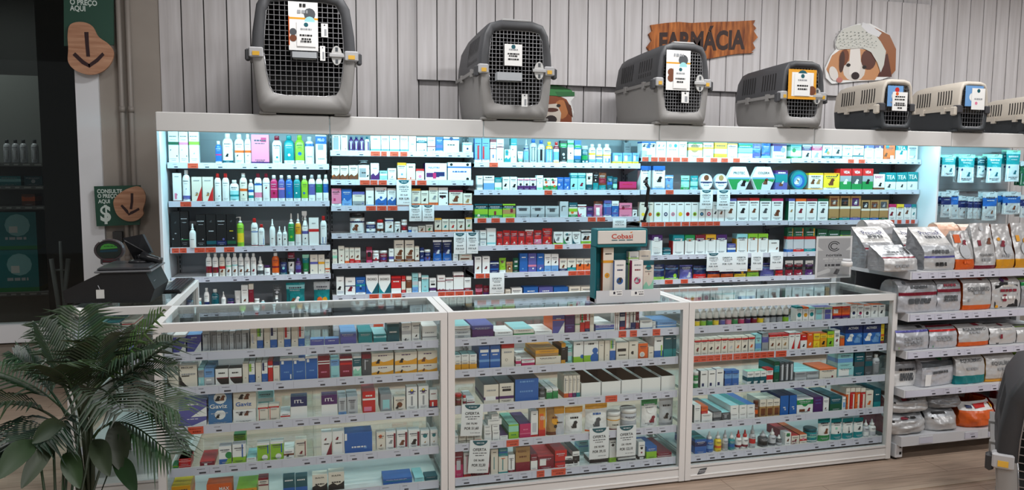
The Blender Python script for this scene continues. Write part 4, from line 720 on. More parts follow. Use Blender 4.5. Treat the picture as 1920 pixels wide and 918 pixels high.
items(('c3', 3), 'L', '''112 162 800 J e w4060 cap:w;172 242 792 B w #B20105028 _k8060 |G;246 318 786 B w #B20105028 _k8060;322 394 776 B w #B20105028 _k8060 |b;404 472 790 B b i5080 |B;476 540 788 B b i5080;620 682 798 B w T2556 /T ^m;686 742 794 B w T2556 /T ^m;746 802 790 B w T2556 /T ^m;806 866 770 B w r2556 ^r r8899;880 928 702 B E t5080 =14;932 976 712 B G #q40108090 =14;980 1020 708 B G #q40108090 =14;1024 1064 706 B G #q40108090 =14''')
items(('c3', 3), 'M', '''100 216 800 B s g4090 ^c =18;220 332 794 B g s3060 ^c =18;336 502 770 B W o8899 #R70108030 ^n |W =14;508 664 752 B c s1020 ^E #w05207080 =9;512 660 620 B c i3060 !752 =8;676 772 610 B T G4060 =14;780 850 605 B G T4060 =14;866 932 640 K q g0070 cap:w;938 994 635 K c t1020 cap:w''')
items(('c3', 4), 'L2', '''96 150 218 B w ^w =14 |G;156 246 288 B w ^w =12;156 210 228 B r o4099 !288 =10;252 320 270 B G =24 ^G g4090;324 392 278 B G #g30306070 =24 ^c |G;398 464 285 B w ^w =24;468 530 282 B w ^w =24;534 598 278 B w ^w =24;398 464 220 B w _k6040 !285 ^c =23;468 530 216 B w _k6040 !282 ^t =23;534 598 212 B w _k6040 !278 ^b =23;600 636 182 J n o3060 cap:n;640 692 172 B N W6099 *n502010 #n20109050 =12;696 750 170 B N W6099 #n20109050 =12;754 806 166 B N W6099 #n20109050 =12;
810 880 140 B b _w4030 *q603010 ^B |B =18;884 946 136 B b _w4030 *q603010 ^B |B =18''')
items(('c3', 4), 'M2', '''106 240 162 B w e6090 *e507024 #n15305012 @R752524 ^q =18;246 324 150 B V _v8060 _v6060 ^V =20;328 374 160 B w @n452530 ^q =20;380 480 148 B T E0050 ^T |G =18;484 520 150 B w #i20207060 ^q =18;516 550 74 B o W7099 #W60009070 =12 @n303024;554 590 74 B r W8099 #W60009070 =12;594 634 74 B o W8099 #W50009070 =12 @n303024;638 676 76 B r W8099 #W50009070 @n303024 =12;680 740 98 B W _R7860 @o503050;744 856 82 B T _w7050 t0030 ^T |T =18''')
items(('c3', 5), 'L2', '''104 200 500 B b B5080 ^t =22;206 272 446 C b i3060 cap:w;280 336 442 C y o3050 cap:w;342 390 432 C q g2060 cap:q;394 446 446 C t b3060 cap:w;452 502 432 C w R2040 cap:r @k502024;506 558 430 C w R2040 cap:r @k502024;570 620 390 C s r3570 cap:s;650 726 440 C G k2060 cap:q;732 788 420 C q G1030 cap:w;790 834 470 C G q1050 cap:w;850 898 446 B w @n504044 #e20708096;904 960 520 B R W3060 ^W =20''')
items(('c3', 5), 'M2', '''62 128 470 B W @R504040 ^r |R =22;132 190 460 B W r3050 *p505016 ^o |n =22;200 296 420 J t w1020 m5060 cap:T;296 398 336 P t w2680 @n604538 e0026;404 494 334 P t w2880 #m30505060 *k603508;500 586 332 P t w2880 #g45605535 *k503508;590 670 328 P t w3080 @G505030;674 720 346 C q w1050 cap:w;724 778 342 C w q1050 cap:w;782 832 336 C w q1050 cap:w''')
# ---- till counter, seen past the palm
for i, (a, b, t, s) in enumerate(((-1.02, -0.90, 0.10, 'v w5090'), (-0.88, -0.76, 0.11, 'w c2060'), (-0.74, -0.64, 0.09, 'b w0010'), )):
    pass
items(('r', 2), 'H', '''-570 -480 420 B b w8099 =12;-470 -390 430 B W g4060 =12;-380 -300 425 B c t4070 =12;-290 -200 420 B v w5080 =12''', Yf=3.76)
items(('r', 1), 'H', '''-640 -540 330 B w v4060 =20;-530 -420 320 B c t5080 =20;-410 -280 325 B t w5080 =20;-260 -140 322 B W r4060 =20''', Yf=3.80)
finish_labels()
# ------------------------------------------------------------------ offer cards hung on the shelf edges
OFF = [('B', 765, 555, 925, 825, 'OFERTA|DE~15,20|POR~12,90', 'white offer card under the second shelf of second wall bay'),
 ('B', 902, 826, 1036, 1000, 'OFERTA|DE~48,90|POR~39,90', 'white offer card with teal arc, third shelf of second wall bay, nearer the blue boxes'),
 ('B', 1042, 826, 1170, 1000, 'OFERTA|DE~32,90|POR~27,90', 'white offer card with teal arc, third shelf of second wall bay, nearer the third bay'),
 ('B2', 1300, 250, 1424, 462, 'OFERTA|DE~64,90|POR~54,20', 'white offer card over the navy pouches, fourth shelf of second wall bay'),
 ('B2', 1430, 246, 1545, 458, 'OFERTA|DE~84,90|POR~76,30', 'white offer card at the seam between second and third wall bays'),
 ('C2', 1452, 48, 1586, 156, 'OFERTA|POR~9,90', 'small white offer card above the teal display stand, third wall bay'),
 ('C2', 205, 600, 352, 806, 'OFERTA|DE~22,90|POR~18,50', 'white offer card hanging low in the third wall bay above red pouches'),
 ('D', 626, 590, 742, 772, 'OFERTA|DE~92,90|POR~82,90', 'white offer card below the first white round tin, fourth wall bay'),
 ('D', 788, 592, 906, 778, 'OFERTA|DE~99,90|POR~89,90', 'white offer card below the second white round tin, fourth wall bay'),
 ('D2', 690, 378, 812, 546, 'OFERTA|DE~24,90|POR~19,90', 'white offer card with teal arc among plain ones, fourth shelf of fourth wall bay'),
 ('D2', 816, 372, 950, 552, 'OFERTA|POR~13,90', 'plain white offer card beside the teal-arc one, fourth shelf of fourth wall bay'),
 ('D2', 955, 368, 1076, 550, 'OFERTA|POR~15,90', 'plain white offer card, third along the fourth shelf of fourth wall bay'),
 ('D2', 1115, 372, 1220, 542, 'OFERTA|POR~16,90', 'lone white offer card left of the last one, fourth shelf of fourth wall bay'),
 ('D2', 1298, 368, 1412, 532, 'OFERTA|POR~17,90', 'white offer card at the far end of the fourth wall bay'),
 ('J2', 115, 215, 292, 462, 'OFERTA|DE~70,90|POR~51,60', 'tilted white offer card, upper one by the middle counter left post'),
 ('J2', 182, 512, 350, 768, 'OFERTA|DE~36,80|POR~32,30', 'tilted white offer card, lower one by the middle counter left post'),
 ('K2', 200, 408, 356, 652, 'OFERTA|DE~50,90|POR~39,15', 'white offer card hung under the gold and silver pouches, middle counter'),
 ('K2', 426, 390, 580, 630, 'OFERTA|DE~150,90|POR~122,10', 'white offer card hung under the white jars, middle counter')]
for i, (cr, a, b, c, d, tx, lab) in enumerate(OFF):
    Y = SY-0.0075 if cr[0] in 'BCD' else GY0+0.0215
    x0, z1 = onY(*cp(cr, a, b), Y); x1, z0 = onY(*cp(cr, c, d), Y); w_, h_ = x1-x0, z1-z0
    mb = MB(); rg = random.Random(i); rings = []
    for k in range(7):
        v = k/6; rings.append([(-w_/2, -0.0008-0.003*math.sin(PI*v), -h_+h_*v), (w_/2, -0.0008-0.003*math.sin(PI*v), -h_+h_*v), (w_/2, 0.0004-0.003*math.sin(PI*v), -h_+h_*v), (-w_/2, 0.0004-0.003*math.sin(PI*v), -h_+h_*v)])
    mb.loft(rings, lin((232, 234, 236)), True, True)
    sf = lambda u, v, o: (-w_/2+u*w_, -0.0008-0.003*math.sin(PI*max(0, min(1, v)))-o-0.0005, -h_+v*h_)
    if i not in (5, 6, 10, 11, 12, 13):
        mb.face([sf(.14, .985, .0006)]+[sf(.5-.36*math.cos(PI*k/10), .985-.15*math.sin(PI*k/10), .0006) for k in range(11)]+[sf(.86, .985, .0006)], PAL['T']); pseudo(mb, sf, .33, .7, .915, .03, PAL['q'], .001, rg)
    ln = tx.split('|'); n = len(ln)
    mb.text(ln[0], sf, .5, .72, .66, .085, lin((40, 44, 48)), .0006)
    pseudo(mb, sf, .18, .85, .615, .022, lin((60, 64, 70)), .0006, rg); pseudo(mb, sf, .3, .72, .545, .022, lin((60, 64, 70)), .0006, rg)
    for q, s in enumerate(ln[1:]):
        mb.text(s.replace('~', ' '), sf, .5, .40-.15*q, .66 if q == n-2 else .5, .085 if q == n-2 else .06, lin((34, 36, 40)), .0006)
    pseudo(mb, sf, .45, .9, .10, .015, lin((120, 124, 130)), .0006, rg)
    o = mb.obj('offer_card', CARD, loc=((x0+x1)/2, Y, z1)); tag(o, lab, 'price card', 'offer cards on the shelf edges')
    if cr == 'J2': o.rotation_euler = (0, math.radians(3 if i % 2 == 0 else 4), 0)
# ------------------------------------------------------------------ pet carriers
def carrier(label, cx, yf, zb, w, d, h, zw, up, lo, door=(.37, .90, .15), slots='many', lock=True, handle=True, latch='Y', group='pet carriers on the canopy', wires=(13, 17), cat='pet carrier'):
    r = empty('pet_carrier', (cx, yf+d/2, zb)); tag(r, label, cat, group)
    dx, dt, db = door
    UO = [(-.5, zw), (-.487, zw+.16), (-.445, .86), (-.37, .965), (-.22, 1.0), (.22, 1.0), (.37, .965), (.445, .86), (.487, zw+.16), (.5, zw)]
    UD = [(-dx, zw), (-dx*.985, zw+.13), (-dx*.93, dt-.09), (-dx*.8, dt-.015), (-dx*.5, dt), (dx*.5, dt), (dx*.8, dt-.015), (dx*.93, dt-.09), (dx*.985, zw+.13), (dx, zw)]
    LO = [(.5, zw), (.48, zw*.62), (.455, zw*.22), (.44, .05), (.40, 0.012), (-.40, 0.012), (-.44, .05), (-.455, zw*.22), (-.48, zw*.62), (-.5, zw)]
    LD = [(dx, zw), (dx*.96, zw*.72), (dx*.88, db+.07), (dx*.78, db+.015), (dx*.5, db), (-dx*.5, db), (-dx*.78, db+.015), (-dx*.88, db+.07), (-dx*.96, zw*.72), (-dx, zw)]
    def sec(O, y, s, zs=1.0): return [(x*w*s, y, (zw+(z-zw)*zs)*h) for x, z in O]
    for nm, O, D, c in (('upper_shell', UO, UD, up), ('lower_shell', LO, LD, lo)):
        m = MB(); di = tuple(v*0.8 for v in c)
        m.loft([sec(D, -d/2+0.05, 1.0), sec(D, -d/2+0.002, 1.0), sec(O, -d/2, .965, .975), sec(O, -d/2+.012, .99, .995), sec(O, -d/2+.07, 1.0), sec(O, -d*.1, 1.0, .985), sec(O, d*.30, .985, .95), sec(O, d/2-.05, .95, .90), sec(O, d/2-.01, .88, .80)], c, False, False, True)
        m.face(sec(O, d/2-.01, .88, .80), c)
        if nm == 'upper_shell' and slots != 'none':
            grs = []
            for s in (-1, 1):
                yy = -d/2+.14*d
                for g in range(2 if slots != 'panel' else 1):
                    n = 6 if slots == 'many' else 8; gr = MB(); grs.append(gr)
                    for k in range(n):
                        y0 = yy+k*d*.048; z0 = zw+.10; z1 = .83 if slots == 'many' else .86
                        xa = lambda z: s*w*(.4985-(.012*(z-zw)/.16 if z < zw+.16 else .012+.043*(z-zw-.16)/max(.01, .86-zw-.16)))*1.0+s*0.0015
                        q = [(xa(z0), y0, z0*h), (xa(z0), y0+d*.02, z0*h), (xa((z0+z1)/2), y0+d*.02, (z0+z1)/2*h), (xa(z1), y0+d*.02+d*.012, z1*h), (xa(z1), y0+d*.012, z1*h), (xa((z0+z1)/2), y0, (z0+z1)/2*h)]
                        gr.face(q, lin((14, 14, 16)))
                    yy += d*.40
        sh = m.obj(nm, MATTE, r)
        if nm == 'upper_shell' and slots != 'none':
            for gr in grs: gr.obj('air_vent_grille', MATTE, sh)
    for s in (-1, 1):
        m = MB(); m.box(min(s*w*.485, s*(w*.5+.014)), max(s*w*.485, s*(w*.5+.014)), -d/2+.03, d/2-.09, zw*h-.012, zw*h+.010, lo if latch == 'Y' else up)
        rm = m.obj('rim', MATTE, r)
        for f in (.22, .62): m = MB(); m.box(min(s*w*.49, s*(w*.5+.020)), max(s*w*.49, s*(w*.5+.020)), -d/2+d*f, -d/2+d*f+.035, zw*h-.03, zw*h+.02, lo if latch == 'Y' else up); m.obj('rim_clip', MATTE, rm)
    for s in (-1, 1):
        m = MB(); a, b = sorted((s*w*.385, s*(w*.5+.012))); m.obox(a, b, -d/2-.012, -d/2+.05, zw*h-.03, zw*h+.03, lin((168, 168, 170)) if latch == 'Y' else lin((60, 60, 64)), .006)
        a, b = sorted((s*(w*.5+.004), s*(w*.5+.034))); m.obox(a, b, -d/2+.0, -d/2+.05, zw*h-.05, zw*h+.02, up, .008)
        l = m.obj('latch', MATTE, r)
        if latch == 'Y':
            m = MB(); a, b = sorted((s*w*.42, s*w*.485)); m.box(a, b, -d/2-.0145, -d/2-.011, zw*h-.02, zw*h+.004, lin((214, 168, 60))); m.obj('latch_tab', PLAS, l)
    if handle:
        m = MB(); m.obox(-w*.2, w*.2, -d/2+.0, -d/2+.05, h*.985, h*1.012, lin((150, 150, 150)), .006); m.obj('carry_handle', MATTE, r)
    for s in (-1, 1):
        for ya in (-d/2+.02, d/2-.16): m = MB(); m.obox(s*w*.36-.05, s*w*.36+.05, ya, ya+.07, 0, .018, lo, .004); m.obj('foot', MATTE, r)
    # wire door
    DO = UD+LD[1:-1]; P = [(x*w*.985, z*h) for x, z in DO]; wy = -d/2+.012; wc = lin((150, 150, 152)) if up[0] > .02 or latch == 'Y' else lin((90, 90, 94))
    def span(axis, val):
        t = []
        for i in range(len(P)):
            a, b = P[i], P[(i+1) % len(P)]
            if (a[axis]-val)*(b[axis]-val) < 0: t.append(a[1-axis]+(b[1-axis]-a[1-axis])*(val-a[axis])/(b[axis]-a[axis]))
        return (min(t), max(t)) if len(t) >= 2 else None
    m = MB(); m.tube([(x, wy, z) for x, z in P]+[(P[0][0], wy, P[0][1])], .0045, wc, 6); dr = m.obj('wire_door', STEEL, r)
    gm = MB(); nx, nz = wires; zlo = min(p[1] for p in P); zhi = max(p[1] for p in P); xlo = -dx*w*.985
    for k in range(1, nx):
        x = xlo+2*dx*w*.985*k/nx; s = span(0, x)
        if s: gm.box(x-.0018, x+.0018, wy-.002, wy+.002, s[0], s[1], wc)
    for k in range(1, nz):
        z = zlo+(zhi-zlo)*k/nz; s = span(1, z)
        if s: gm.box(s[0], s[1], wy-.0045, wy-.001, z-.0016, z+.0016, wc)
    gm.obj('wire_grid', STEEL, dr)
    if lock:
        m = MB(); x = dx*w*.80; z = zw*h+.0
        m.prism([(x+.032*math.cos(2*PI*k/16), z+.058*math.sin(2*PI*k/16)) for k in range(16)], wy-.022, wy-.008, lin((190, 190, 188))); m.obox(x-.045, x+.045, wy-.03, wy-.018, z-.012, z+.012, lin((176, 176, 176)), .004)
        for zz in (.036, -.036): m.box(x-.008, x+.008, wy-.0232, wy-.0222, z+zz-.012, z+zz+.012, PAL['G'])
        m.obj('door_lock', PLAS, dr)
    return r
def from_px(x0, x1, yw, yt, yb, Y):
    xa, zw_ = onY(x0, yw, Y); xb, _ = onY(x1, yw, Y); zt = onY((x0+x1)/2, yt, Y)[1]; return (xa+xb)/2, xb-xa, zt, zw_
DG, LG, BE, CH = lin((62, 63, 66)), lin((134, 132, 130)), lin((192, 184, 172)), lin((46, 50, 54))
TOPZ = 1.8665; CY = 4.825
CAR = [(470, 668, 97, -22, 1.00, DG, LG, 'many', 'Y', 'largest grey pet carrier with wire door, its top cut by the picture edge'), (850+50, 1036, 128, 38, .86, DG, LG, 'panel', 'Y', 'big grey pet carrier with wire door in front of the bulldog cutout'),
       (1232, 1330, 153, 80, .80, DG, LG, 'many', 'Y', 'grey pet carrier with wire door partly hiding the burnt wood pharmacy sign'), (1466, 1546, 178, 114, .66, DG, LG, 'many', 'Y', 'grey pet carrier with a yellow card on its door'),
       (1652, 1712, 200, 148, .56, BE, CH, 'many', 'N', 'beige and charcoal pet carrier under the hatted puppy cutout'), (1797, 1853, 204, 152, .53, BE, CH, 'many', 'N', 'beige and charcoal pet carrier behind its twin, card on door'), (1931, 1982, 228, 178, .50, BE, CH, 'many', 'N', 'beige and charcoal pet carrier cut off by the picture edge')]
CARR = []
for x0, x1, yw, yt, d, up, lo, sl, lt, lab in CAR:
    cx, w_, zt, zw_ = from_px(x0, x1, yw, yt, 220, CY); h_ = zt-TOPZ
    CARR.append((cx, w_, h_, zw_))
    carrier(lab, cx, CY, TOPZ, w_, d, h_, max(.42, min(.60, (zw_-TOPZ)/h_)), up, lo, slots=sl, lock=lt == 'Y', handle=lt == 'Y', latch=lt, wires=(15, 19) if w_ > .4 else (11, 13) if w_ > .3 else (9, 9), door=(.385, .90, .15) if lt == 'Y' else (.41, .90, .10))
_th = math.radians(-47); _z = .37; _lx, _ly = onZ(1866, 862, _z); _w = .56; _d = .80
_fx, _fy = _lx+_w/2*math.cos(_th), _ly+_w/2*math.sin(_th)
_fc = carrier('dark topped pet carrier standing on the floor at the near end by the kibble rack', 0, 0, 0.001, _w, _d, .74, _z/.74, lin((40, 41, 44)), LG, group=None, wires=(13, 17))
_fc.location = (_fx-math.sin(_th)*_d/2, _fy+math.cos(_th)*_d/2, .001); _fc.rotation_euler = (0, 0, _th)
# cards tied to the carrier doors
def hang_card(x0, y0, x1, y1, Y, draw, label, name='info_card', base='w', cat='card', m=CARD):
    a, z1 = onY(x0, y0, Y); b, z0 = onY(x1, y1, Y); mb = MB(); w_, h_ = b-a, z1-z0; mb.box(-w_/2, w_/2, -.0015, 0, -h_, 0, PAL[base]); sf = lambda u, v, o: (-w_/2+u*w_, -.0015-o, -h_+v*h_)
    decals(mb, sf, draw.split(), PAL[base], w_/h_, random.Random(int(x0)), auto=False); o = mb.obj(name, m, loc=((a+b)/2, Y, z1)); tag(o, label, cat, 'cards on the pet carriers'); return o
CD = CY-0.016
hang_card(540, 2, 597, 96, CD, 'Y6468 #o00100370 *G727620 #G55688882 *c726018 *n152512 *G153812 _g8040 _k9325', 'big instruction card on the largest carrier, picturing a carrier')
hang_card(556, 40, 592, 88, CD-.004, '*T508812 _g7060 _k4570 _k3050 _k2060', 'white price card over the instruction card on the largest carrier', 'price_card')
hang_card(946, 82, 979, 124, CD, '*T508812 _g7550 _k5565 _k4550 _k3060', 'white price card on the carrier with the bulldog beside it', 'price_card')
hang_card(1250, 93, 1293, 170, CD, 'Y6670 *G707620 *c706016 *n203014 *n204514 _g8840', 'instruction card on the carrier beside the wooden sign')
hang_card(1263, 125, 1288, 166, CD-.004, '*T508812 _g7060 _k4570 _k3050', 'small white price card on the carrier beside the wooden sign', 'price_card')
hang_card(1479, 129, 1529, 187, CD, '#w12109090 *T507820 *n853016 _g5050', 'yellow edged card on the fourth carrier door', base='Y')
hang_card(1491, 137, 1518, 180, CD-.004, '*T508812 _g7060 _k4570 _k3060', 'white price card over the yellow card', 'price_card')
hang_card(1665, 160, 1692, 200, CD, '*w505025 *r608014 _g2060', 'light blue card on the nearer beige carrier', base='i')
hang_card(1674, 172, 1700, 208, CD-.004, '*o309010 _k7565 _k6070 _k4060 _k3075 _k1530', 'white price card on the nearer beige carrier', 'price_card')
hang_card(1811, 160, 1842, 200, CD, '*w404520 *g602018', 'light blue card on the second beige carrier', base='i')
hang_card(1823, 165, 1845, 206, CD-.004, '*T508812 *p353010 _g5060', 'white price card on the second beige carrier', 'price_card')
for x0, y0, x1, y1, lb in ((602, 44, 615, 70, 'white slip tied high on the largest carrier door'), (600, 86, 610, 114, 'white slip tied below the card on the largest carrier door'), (978, 176, 989, 200, 'white slip at the foot of the door beside the bulldog'), (1278, 172, 1291, 193, 'white slip on the carrier beside the wooden sign')):
    hang_card(x0, y0, x1, y1, CD-.006, '*k508812 #g45108060 ', lb, 'tag_slip', cat='tag')
for x0, x1, y0, y1, lb in ((548, 594, 98, 112, 'clear feeding cup on the largest carrier door'), (930, 976, 136, 154, 'clear feeding cup on the door beside the bulldog')):
    a, z1 = onY(x0, y0, CD-.005); b, z0 = onY(x1, y1, CD-.005); m = MB(); g = lin((170, 174, 178))
    for s0, s1, t0, t1 in ((a, b, CD-.045, CD-.042), (a, b, CD+.019, CD+.022), (a, a+.003, CD-.042, CD+.019), (b-.003, b, CD-.042, CD+.019)): m.box(s0, s1, t0, t1, z0, z1, g)
    m.box(a, b, CD-.045, CD+.022, z0, z0+.003, g); tag(m.obj('feeding_cup', PLAS), lb, 'cup')
# ------------------------------------------------------------------ wall signs
PY = WY-0.0585
def wpoly(pts, Y): return [onY(x, y, Y) for x, y in pts]
s = empty('pharmacy_sign', (*[onY(1316, 75, PY)[0], PY], onY(1316, 75, PY)[1])); tag(s, 'burnt orange wooden board reading pharmacy in dark letters on the plank wall', 'sign')
pp = wpoly([(1220, 47), (1248, 43), (1272, 41), (1296, 43), (1340, 41), (1380, 40), (1416, 38), (1412, 46), (1418, 53), (1413, 58), (1421, 70), (1411, 80), (1416, 90), (1409, 97), (1413, 99), (1380, 101), (1350, 106), (1330, 110), (1300, 111), (1260, 110), (1214, 112), (1219, 98), (1213, 88), (1222, 76), (1216, 64), (1223, 58)], PY-.02)
m = MB(); m.prism(pp[::-1], PY-.022, PY-.001, PAL['W']); wobj(m, 'wood_board', SIGNWOOD, s)
ax, az = onY(1236, 79, PY-.023); bx_, bz_ = onY(1397, 73, PY-.023); hh = onY(1316, 56, PY-.023)[1]-onY(1316, 93, PY-.023)[1]
sfs = lambda u, v, o: (ax+(bx_-ax)*u, PY-.0225-o, az+(bz_-az)*u+(v-.5)*hh)
m = MB(); m.text('FARM\u00c1CIA', sfs, .5, .5, 1.0, .95, lin((44, 18, 10)), .001, .042); wobj(m, 'lettering', MATTE, s)
def cutout(name, label, Y, back, layers, cat):
    m = MB(); b = wpoly(back, Y); m.prism(b[::-1] if sum((b[i][0]*b[(i+1) % len(b)][1]-b[(i+1) % len(b)][0]*b[i][1]) for i in range(len(b))) > 0 else b, Y, Y+.012, PAL['w']); o = .0008
    for c, pts in layers:
        p = wpoly(pts, Y); ar = sum((p[i][0]*p[(i+1) % len(p)][1]-p[(i+1) % len(p)][0]*p[i][1]) for i in range(len(p)))
        m.face([(x, Y-o, z) for x, z in (p if ar > 0 else p[::-1])], lin(c)); o += .0006
    return tag(m.obj(name, CARD), label, cat)
def ell(cx, cy, rx, ry, a=0, n=14): return [(cx+rx*math.cos(2*PI*k/n)*math.cos(a)-ry*math.sin(2*PI*k/n)*math.sin(a), cy+rx*math.cos(2*PI*k/n)*math.sin(a)+ry*math.sin(2*PI*k/n)*math.cos(a)) for k in range(n)]
cutout('puppy_cutout', 'cutout photo of a brown and white puppy in a knitted hat on the wall', PY-.02,
  [(1547, 128), (1558, 104), (1568, 92), (1566, 76), (1580, 54), (1610, 44), (1632, 44), (1650, 54), (1668, 66), (1680, 92), (1679, 132), (1668, 144), (1650, 150), (1610, 152), (1560, 157), (1549, 146)],
  [((150, 92, 52), [(1640, 52), (1668, 66), (1680, 92), (1679, 132), (1668, 144), (1640, 144), (1650, 100)]), ((84, 44, 34), [(1652, 108), (1664, 100), (1668, 120), (1672, 144), (1646, 144)]), ((196, 140, 96), [(1560, 104), (1574, 94), (1600, 90), (1646, 96), (1652, 130), (1640, 150), (1560, 150), (1549, 130)]),
   ((214, 206, 198), ell(1601, 132, 21, 20)), ((226, 220, 214), [(1594, 92), (1612, 90), (1614, 120), (1610, 140), (1592, 140), (1592, 116)]), ((92, 52, 40), ell(1628, 112, 14, 19)), ((120, 66, 40), ell(1582, 108, 9, 16, .2)), ((70, 42, 34), ell(1578, 116, 5, 20, .1)),
   ((34, 26, 24), ell(1620, 126, 4, 3.4)), ((34, 26, 24), ell(1590, 122, 4, 3.2)), ((44, 30, 30), ell(1603, 142, 7.5, 7)), ((220, 214, 208), ell(1562, 138, 8, 14, -.3)), ((190, 120, 110), ell(1573, 150, 6, 5)),
   ((206, 206, 198), [(1565, 84), (1570, 66), (1582, 54), (1604, 47), (1618, 47), (1634, 58), (1650, 78), (1660, 96), (1656, 122), (1650, 136), (1644, 118), (1632, 98), (1616, 90), (1590, 92), (1570, 92)]), ((222, 222, 224), [(1616, 42), (1628, 46), (1652, 62), (1646, 70), (1626, 62), (1614, 50)])]
  + [((120, 126, 120), ell(1572+7.3*(k % 11), 60+6.2*(k//11)+(k % 3), 1.3, 1.0, 0, 6)) for k in range(55) if 1570+7.3*(k % 11) < 1586+(60+6.2*(k//11))*.65], 'cutout')
cutout('bulldog_cutout', 'cutout photo of a bulldog in a green cap behind the second carrier', WY-.012,
  [(1010, 158), (1030, 156), (1076, 172), (1077, 182), (1070, 190), (1076, 210), (1072, 232), (1000, 232), (1000, 165)],
  [((140, 70, 36), [(1012, 178), (1040, 176), (1062, 186), (1072, 204), (1072, 232), (1004, 232)]), ((190, 120, 70), ell(1052, 205, 14, 18)), ((226, 214, 200), [(1024, 196), (1044, 194), (1052, 212), (1050, 230), (1012, 230), (1016, 212)]), ((90, 44, 30), ell(1034, 206, 13, 4)), ((40, 26, 26), ell(1033, 224, 11, 8)), ((30, 22, 20), ell(1047, 198, 4, 3)), ((100, 52, 30), [(1058, 188), (1070, 198), (1074, 220), (1066, 212)]),
   ((52, 128, 66), [(1008, 160), (1030, 156), (1052, 162), (1070, 168), (1077, 176), (1050, 180), (1012, 178)]), ((40, 104, 54), [(1040, 172), (1077, 172), (1077, 180), (1046, 181)])], 'cutout')
def price_sign(label, px, blob, lines, arrow, dollar=None):
    Y = WY-.075; p = wpoly(px, Y); r = empty('price_check_sign', (p[0][0], Y, p[0][1])); tag(r, label, 'sign', 'green price check signs')
    m = MB(); m.prism(p[::-1] if px[0][1] > px[-1][1] else p, Y, Y+.02, lin((30, 76, 60))); m.box(min(a for a, _ in p)+.1, min(a for a, _ in p)+.16, Y+.02, WY-.001, p[0][1]-.12, p[0][1]-.04, lin((60, 60, 60))); bd = wobj(m, 'green_board', SATIN, r)
    m = MB(); lt = lin((212, 226, 220))
    for s_, x0, x1, yc, hp in lines:
        a, z = onY(x0, yc, Y); b, _ = onY(x1, yc, Y); h_ = hp*Y/FPX
        m.text(s_, lambda u, v, o: (a+(b-a)*u, Y-o, z+(v-.5)*h_), .5, .5, 1.0, 1.0, lt, .0012, .03)
    if dollar:
        a, z = onY(dollar[0], dollar[2], Y); b, _ = onY(dollar[1], dollar[2], Y); h_ = dollar[3]*Y/FPX; m.text('$', lambda u, v, o: (a+(b-a)*u, Y-o, z+(v-.5)*h_), .5, .5, 1.0, 1.0, lt, .0012, .03)
    wobj(m, 'lettering', CARD, r)
    b = wpoly(blob, Y-.02); ar = sum((b[i][0]*b[(i+1) % len(b)][1]-b[(i+1) % len(b)][0]*b[i][1]) for i in range(len(b)))
    m = MB(); m.prism(b if ar < 0 else b[::-1], Y-.022, Y-.001, PAL['w']); wd = wobj(m, 'wood_slice', BLOBWOOD, r)
    m = MB()
    for pts in arrow:
        q = wpoly(pts, Y-.0225); ar = sum((q[i][0]*q[(i+1) % len(q)][1]-q[(i+1) % len(q)][0]*q[i][1]) for i in range(len(q))); m.face([(x, Y-.0232, z) for x, z in (q if ar > 0 else q[::-1])], lin((48, 20, 24)))
    wobj(m, 'burnt_arrow', MATTE, wd)
def smooth_blob(pts, n=5):
    out = []; L = len(pts)
    for i in range(L):
        p0, p1, p2, p3 = pts[i-1], pts[i], pts[(i+1) % L], pts[(i+2) % L]
        for k in range(n):
            t = k/n; f = lambda a, b, c, d: .5*((2*b)+(-a+c)*t+(2*a-5*b+4*c-d)*t*t+(-a+3*b-3*c+d)*t**3); out.append((f(p0[0], p1[0], p2[0], p3[0]), f(p0[1], p1[1], p2[1], p3[1])))
    return out
price_sign('green price check sign high on the window frame, wood slice hanging low', [(120, 86), (213, 84), (212, -40), (119, -40)], smooth_blob([(127, 64), (132, 46), (152, 41), (172, 48), (184, 68), (203, 82), (213, 98), (208, 118), (192, 134), (168, 140), (142, 132), (128, 116), (128, 92)]),
  [('CONSULTE', 130, 192, -10, 8.5), ('O PRE\u00c7O', 131, 182, 3, 8.5), ('AQUI', 131, 160, 14.5, 8.5)], [[(158, 60), (166, 60), (167, 84), (169, 106), (162, 106), (160, 84)], [(136, 103), (141, 98), (157, 113), (169, 121), (168, 127), (154, 120)], [(168, 127), (165, 121), (180, 110), (192, 98), (196, 103), (184, 116)]])
price_sign('green price check sign with dollar mark above the till', [(181, 424), (262, 421), (263, 347), (176, 349)], smooth_blob([(213, 376), (222, 364), (238, 354), (258, 349), (270, 358), (273, 374), (268, 392), (269, 402), (256, 413), (238, 414), (222, 405), (215, 392)]),
  [('CONSULTE', 182, 229, 358, 6.5), ('O PRE\u00c7O', 183, 220, 367, 6.5), ('AQUI', 184, 206, 377, 6.5)], [[(245, 362), (250, 362), (250, 378), (248, 392), (243, 392), (245, 378)], [(226, 386), (229, 383), (240, 394), (243, 404), (238, 400)], [(240, 404), (244, 397), (253, 393), (260, 389), (262, 393), (250, 400)]], (188, 208, 399, 27))
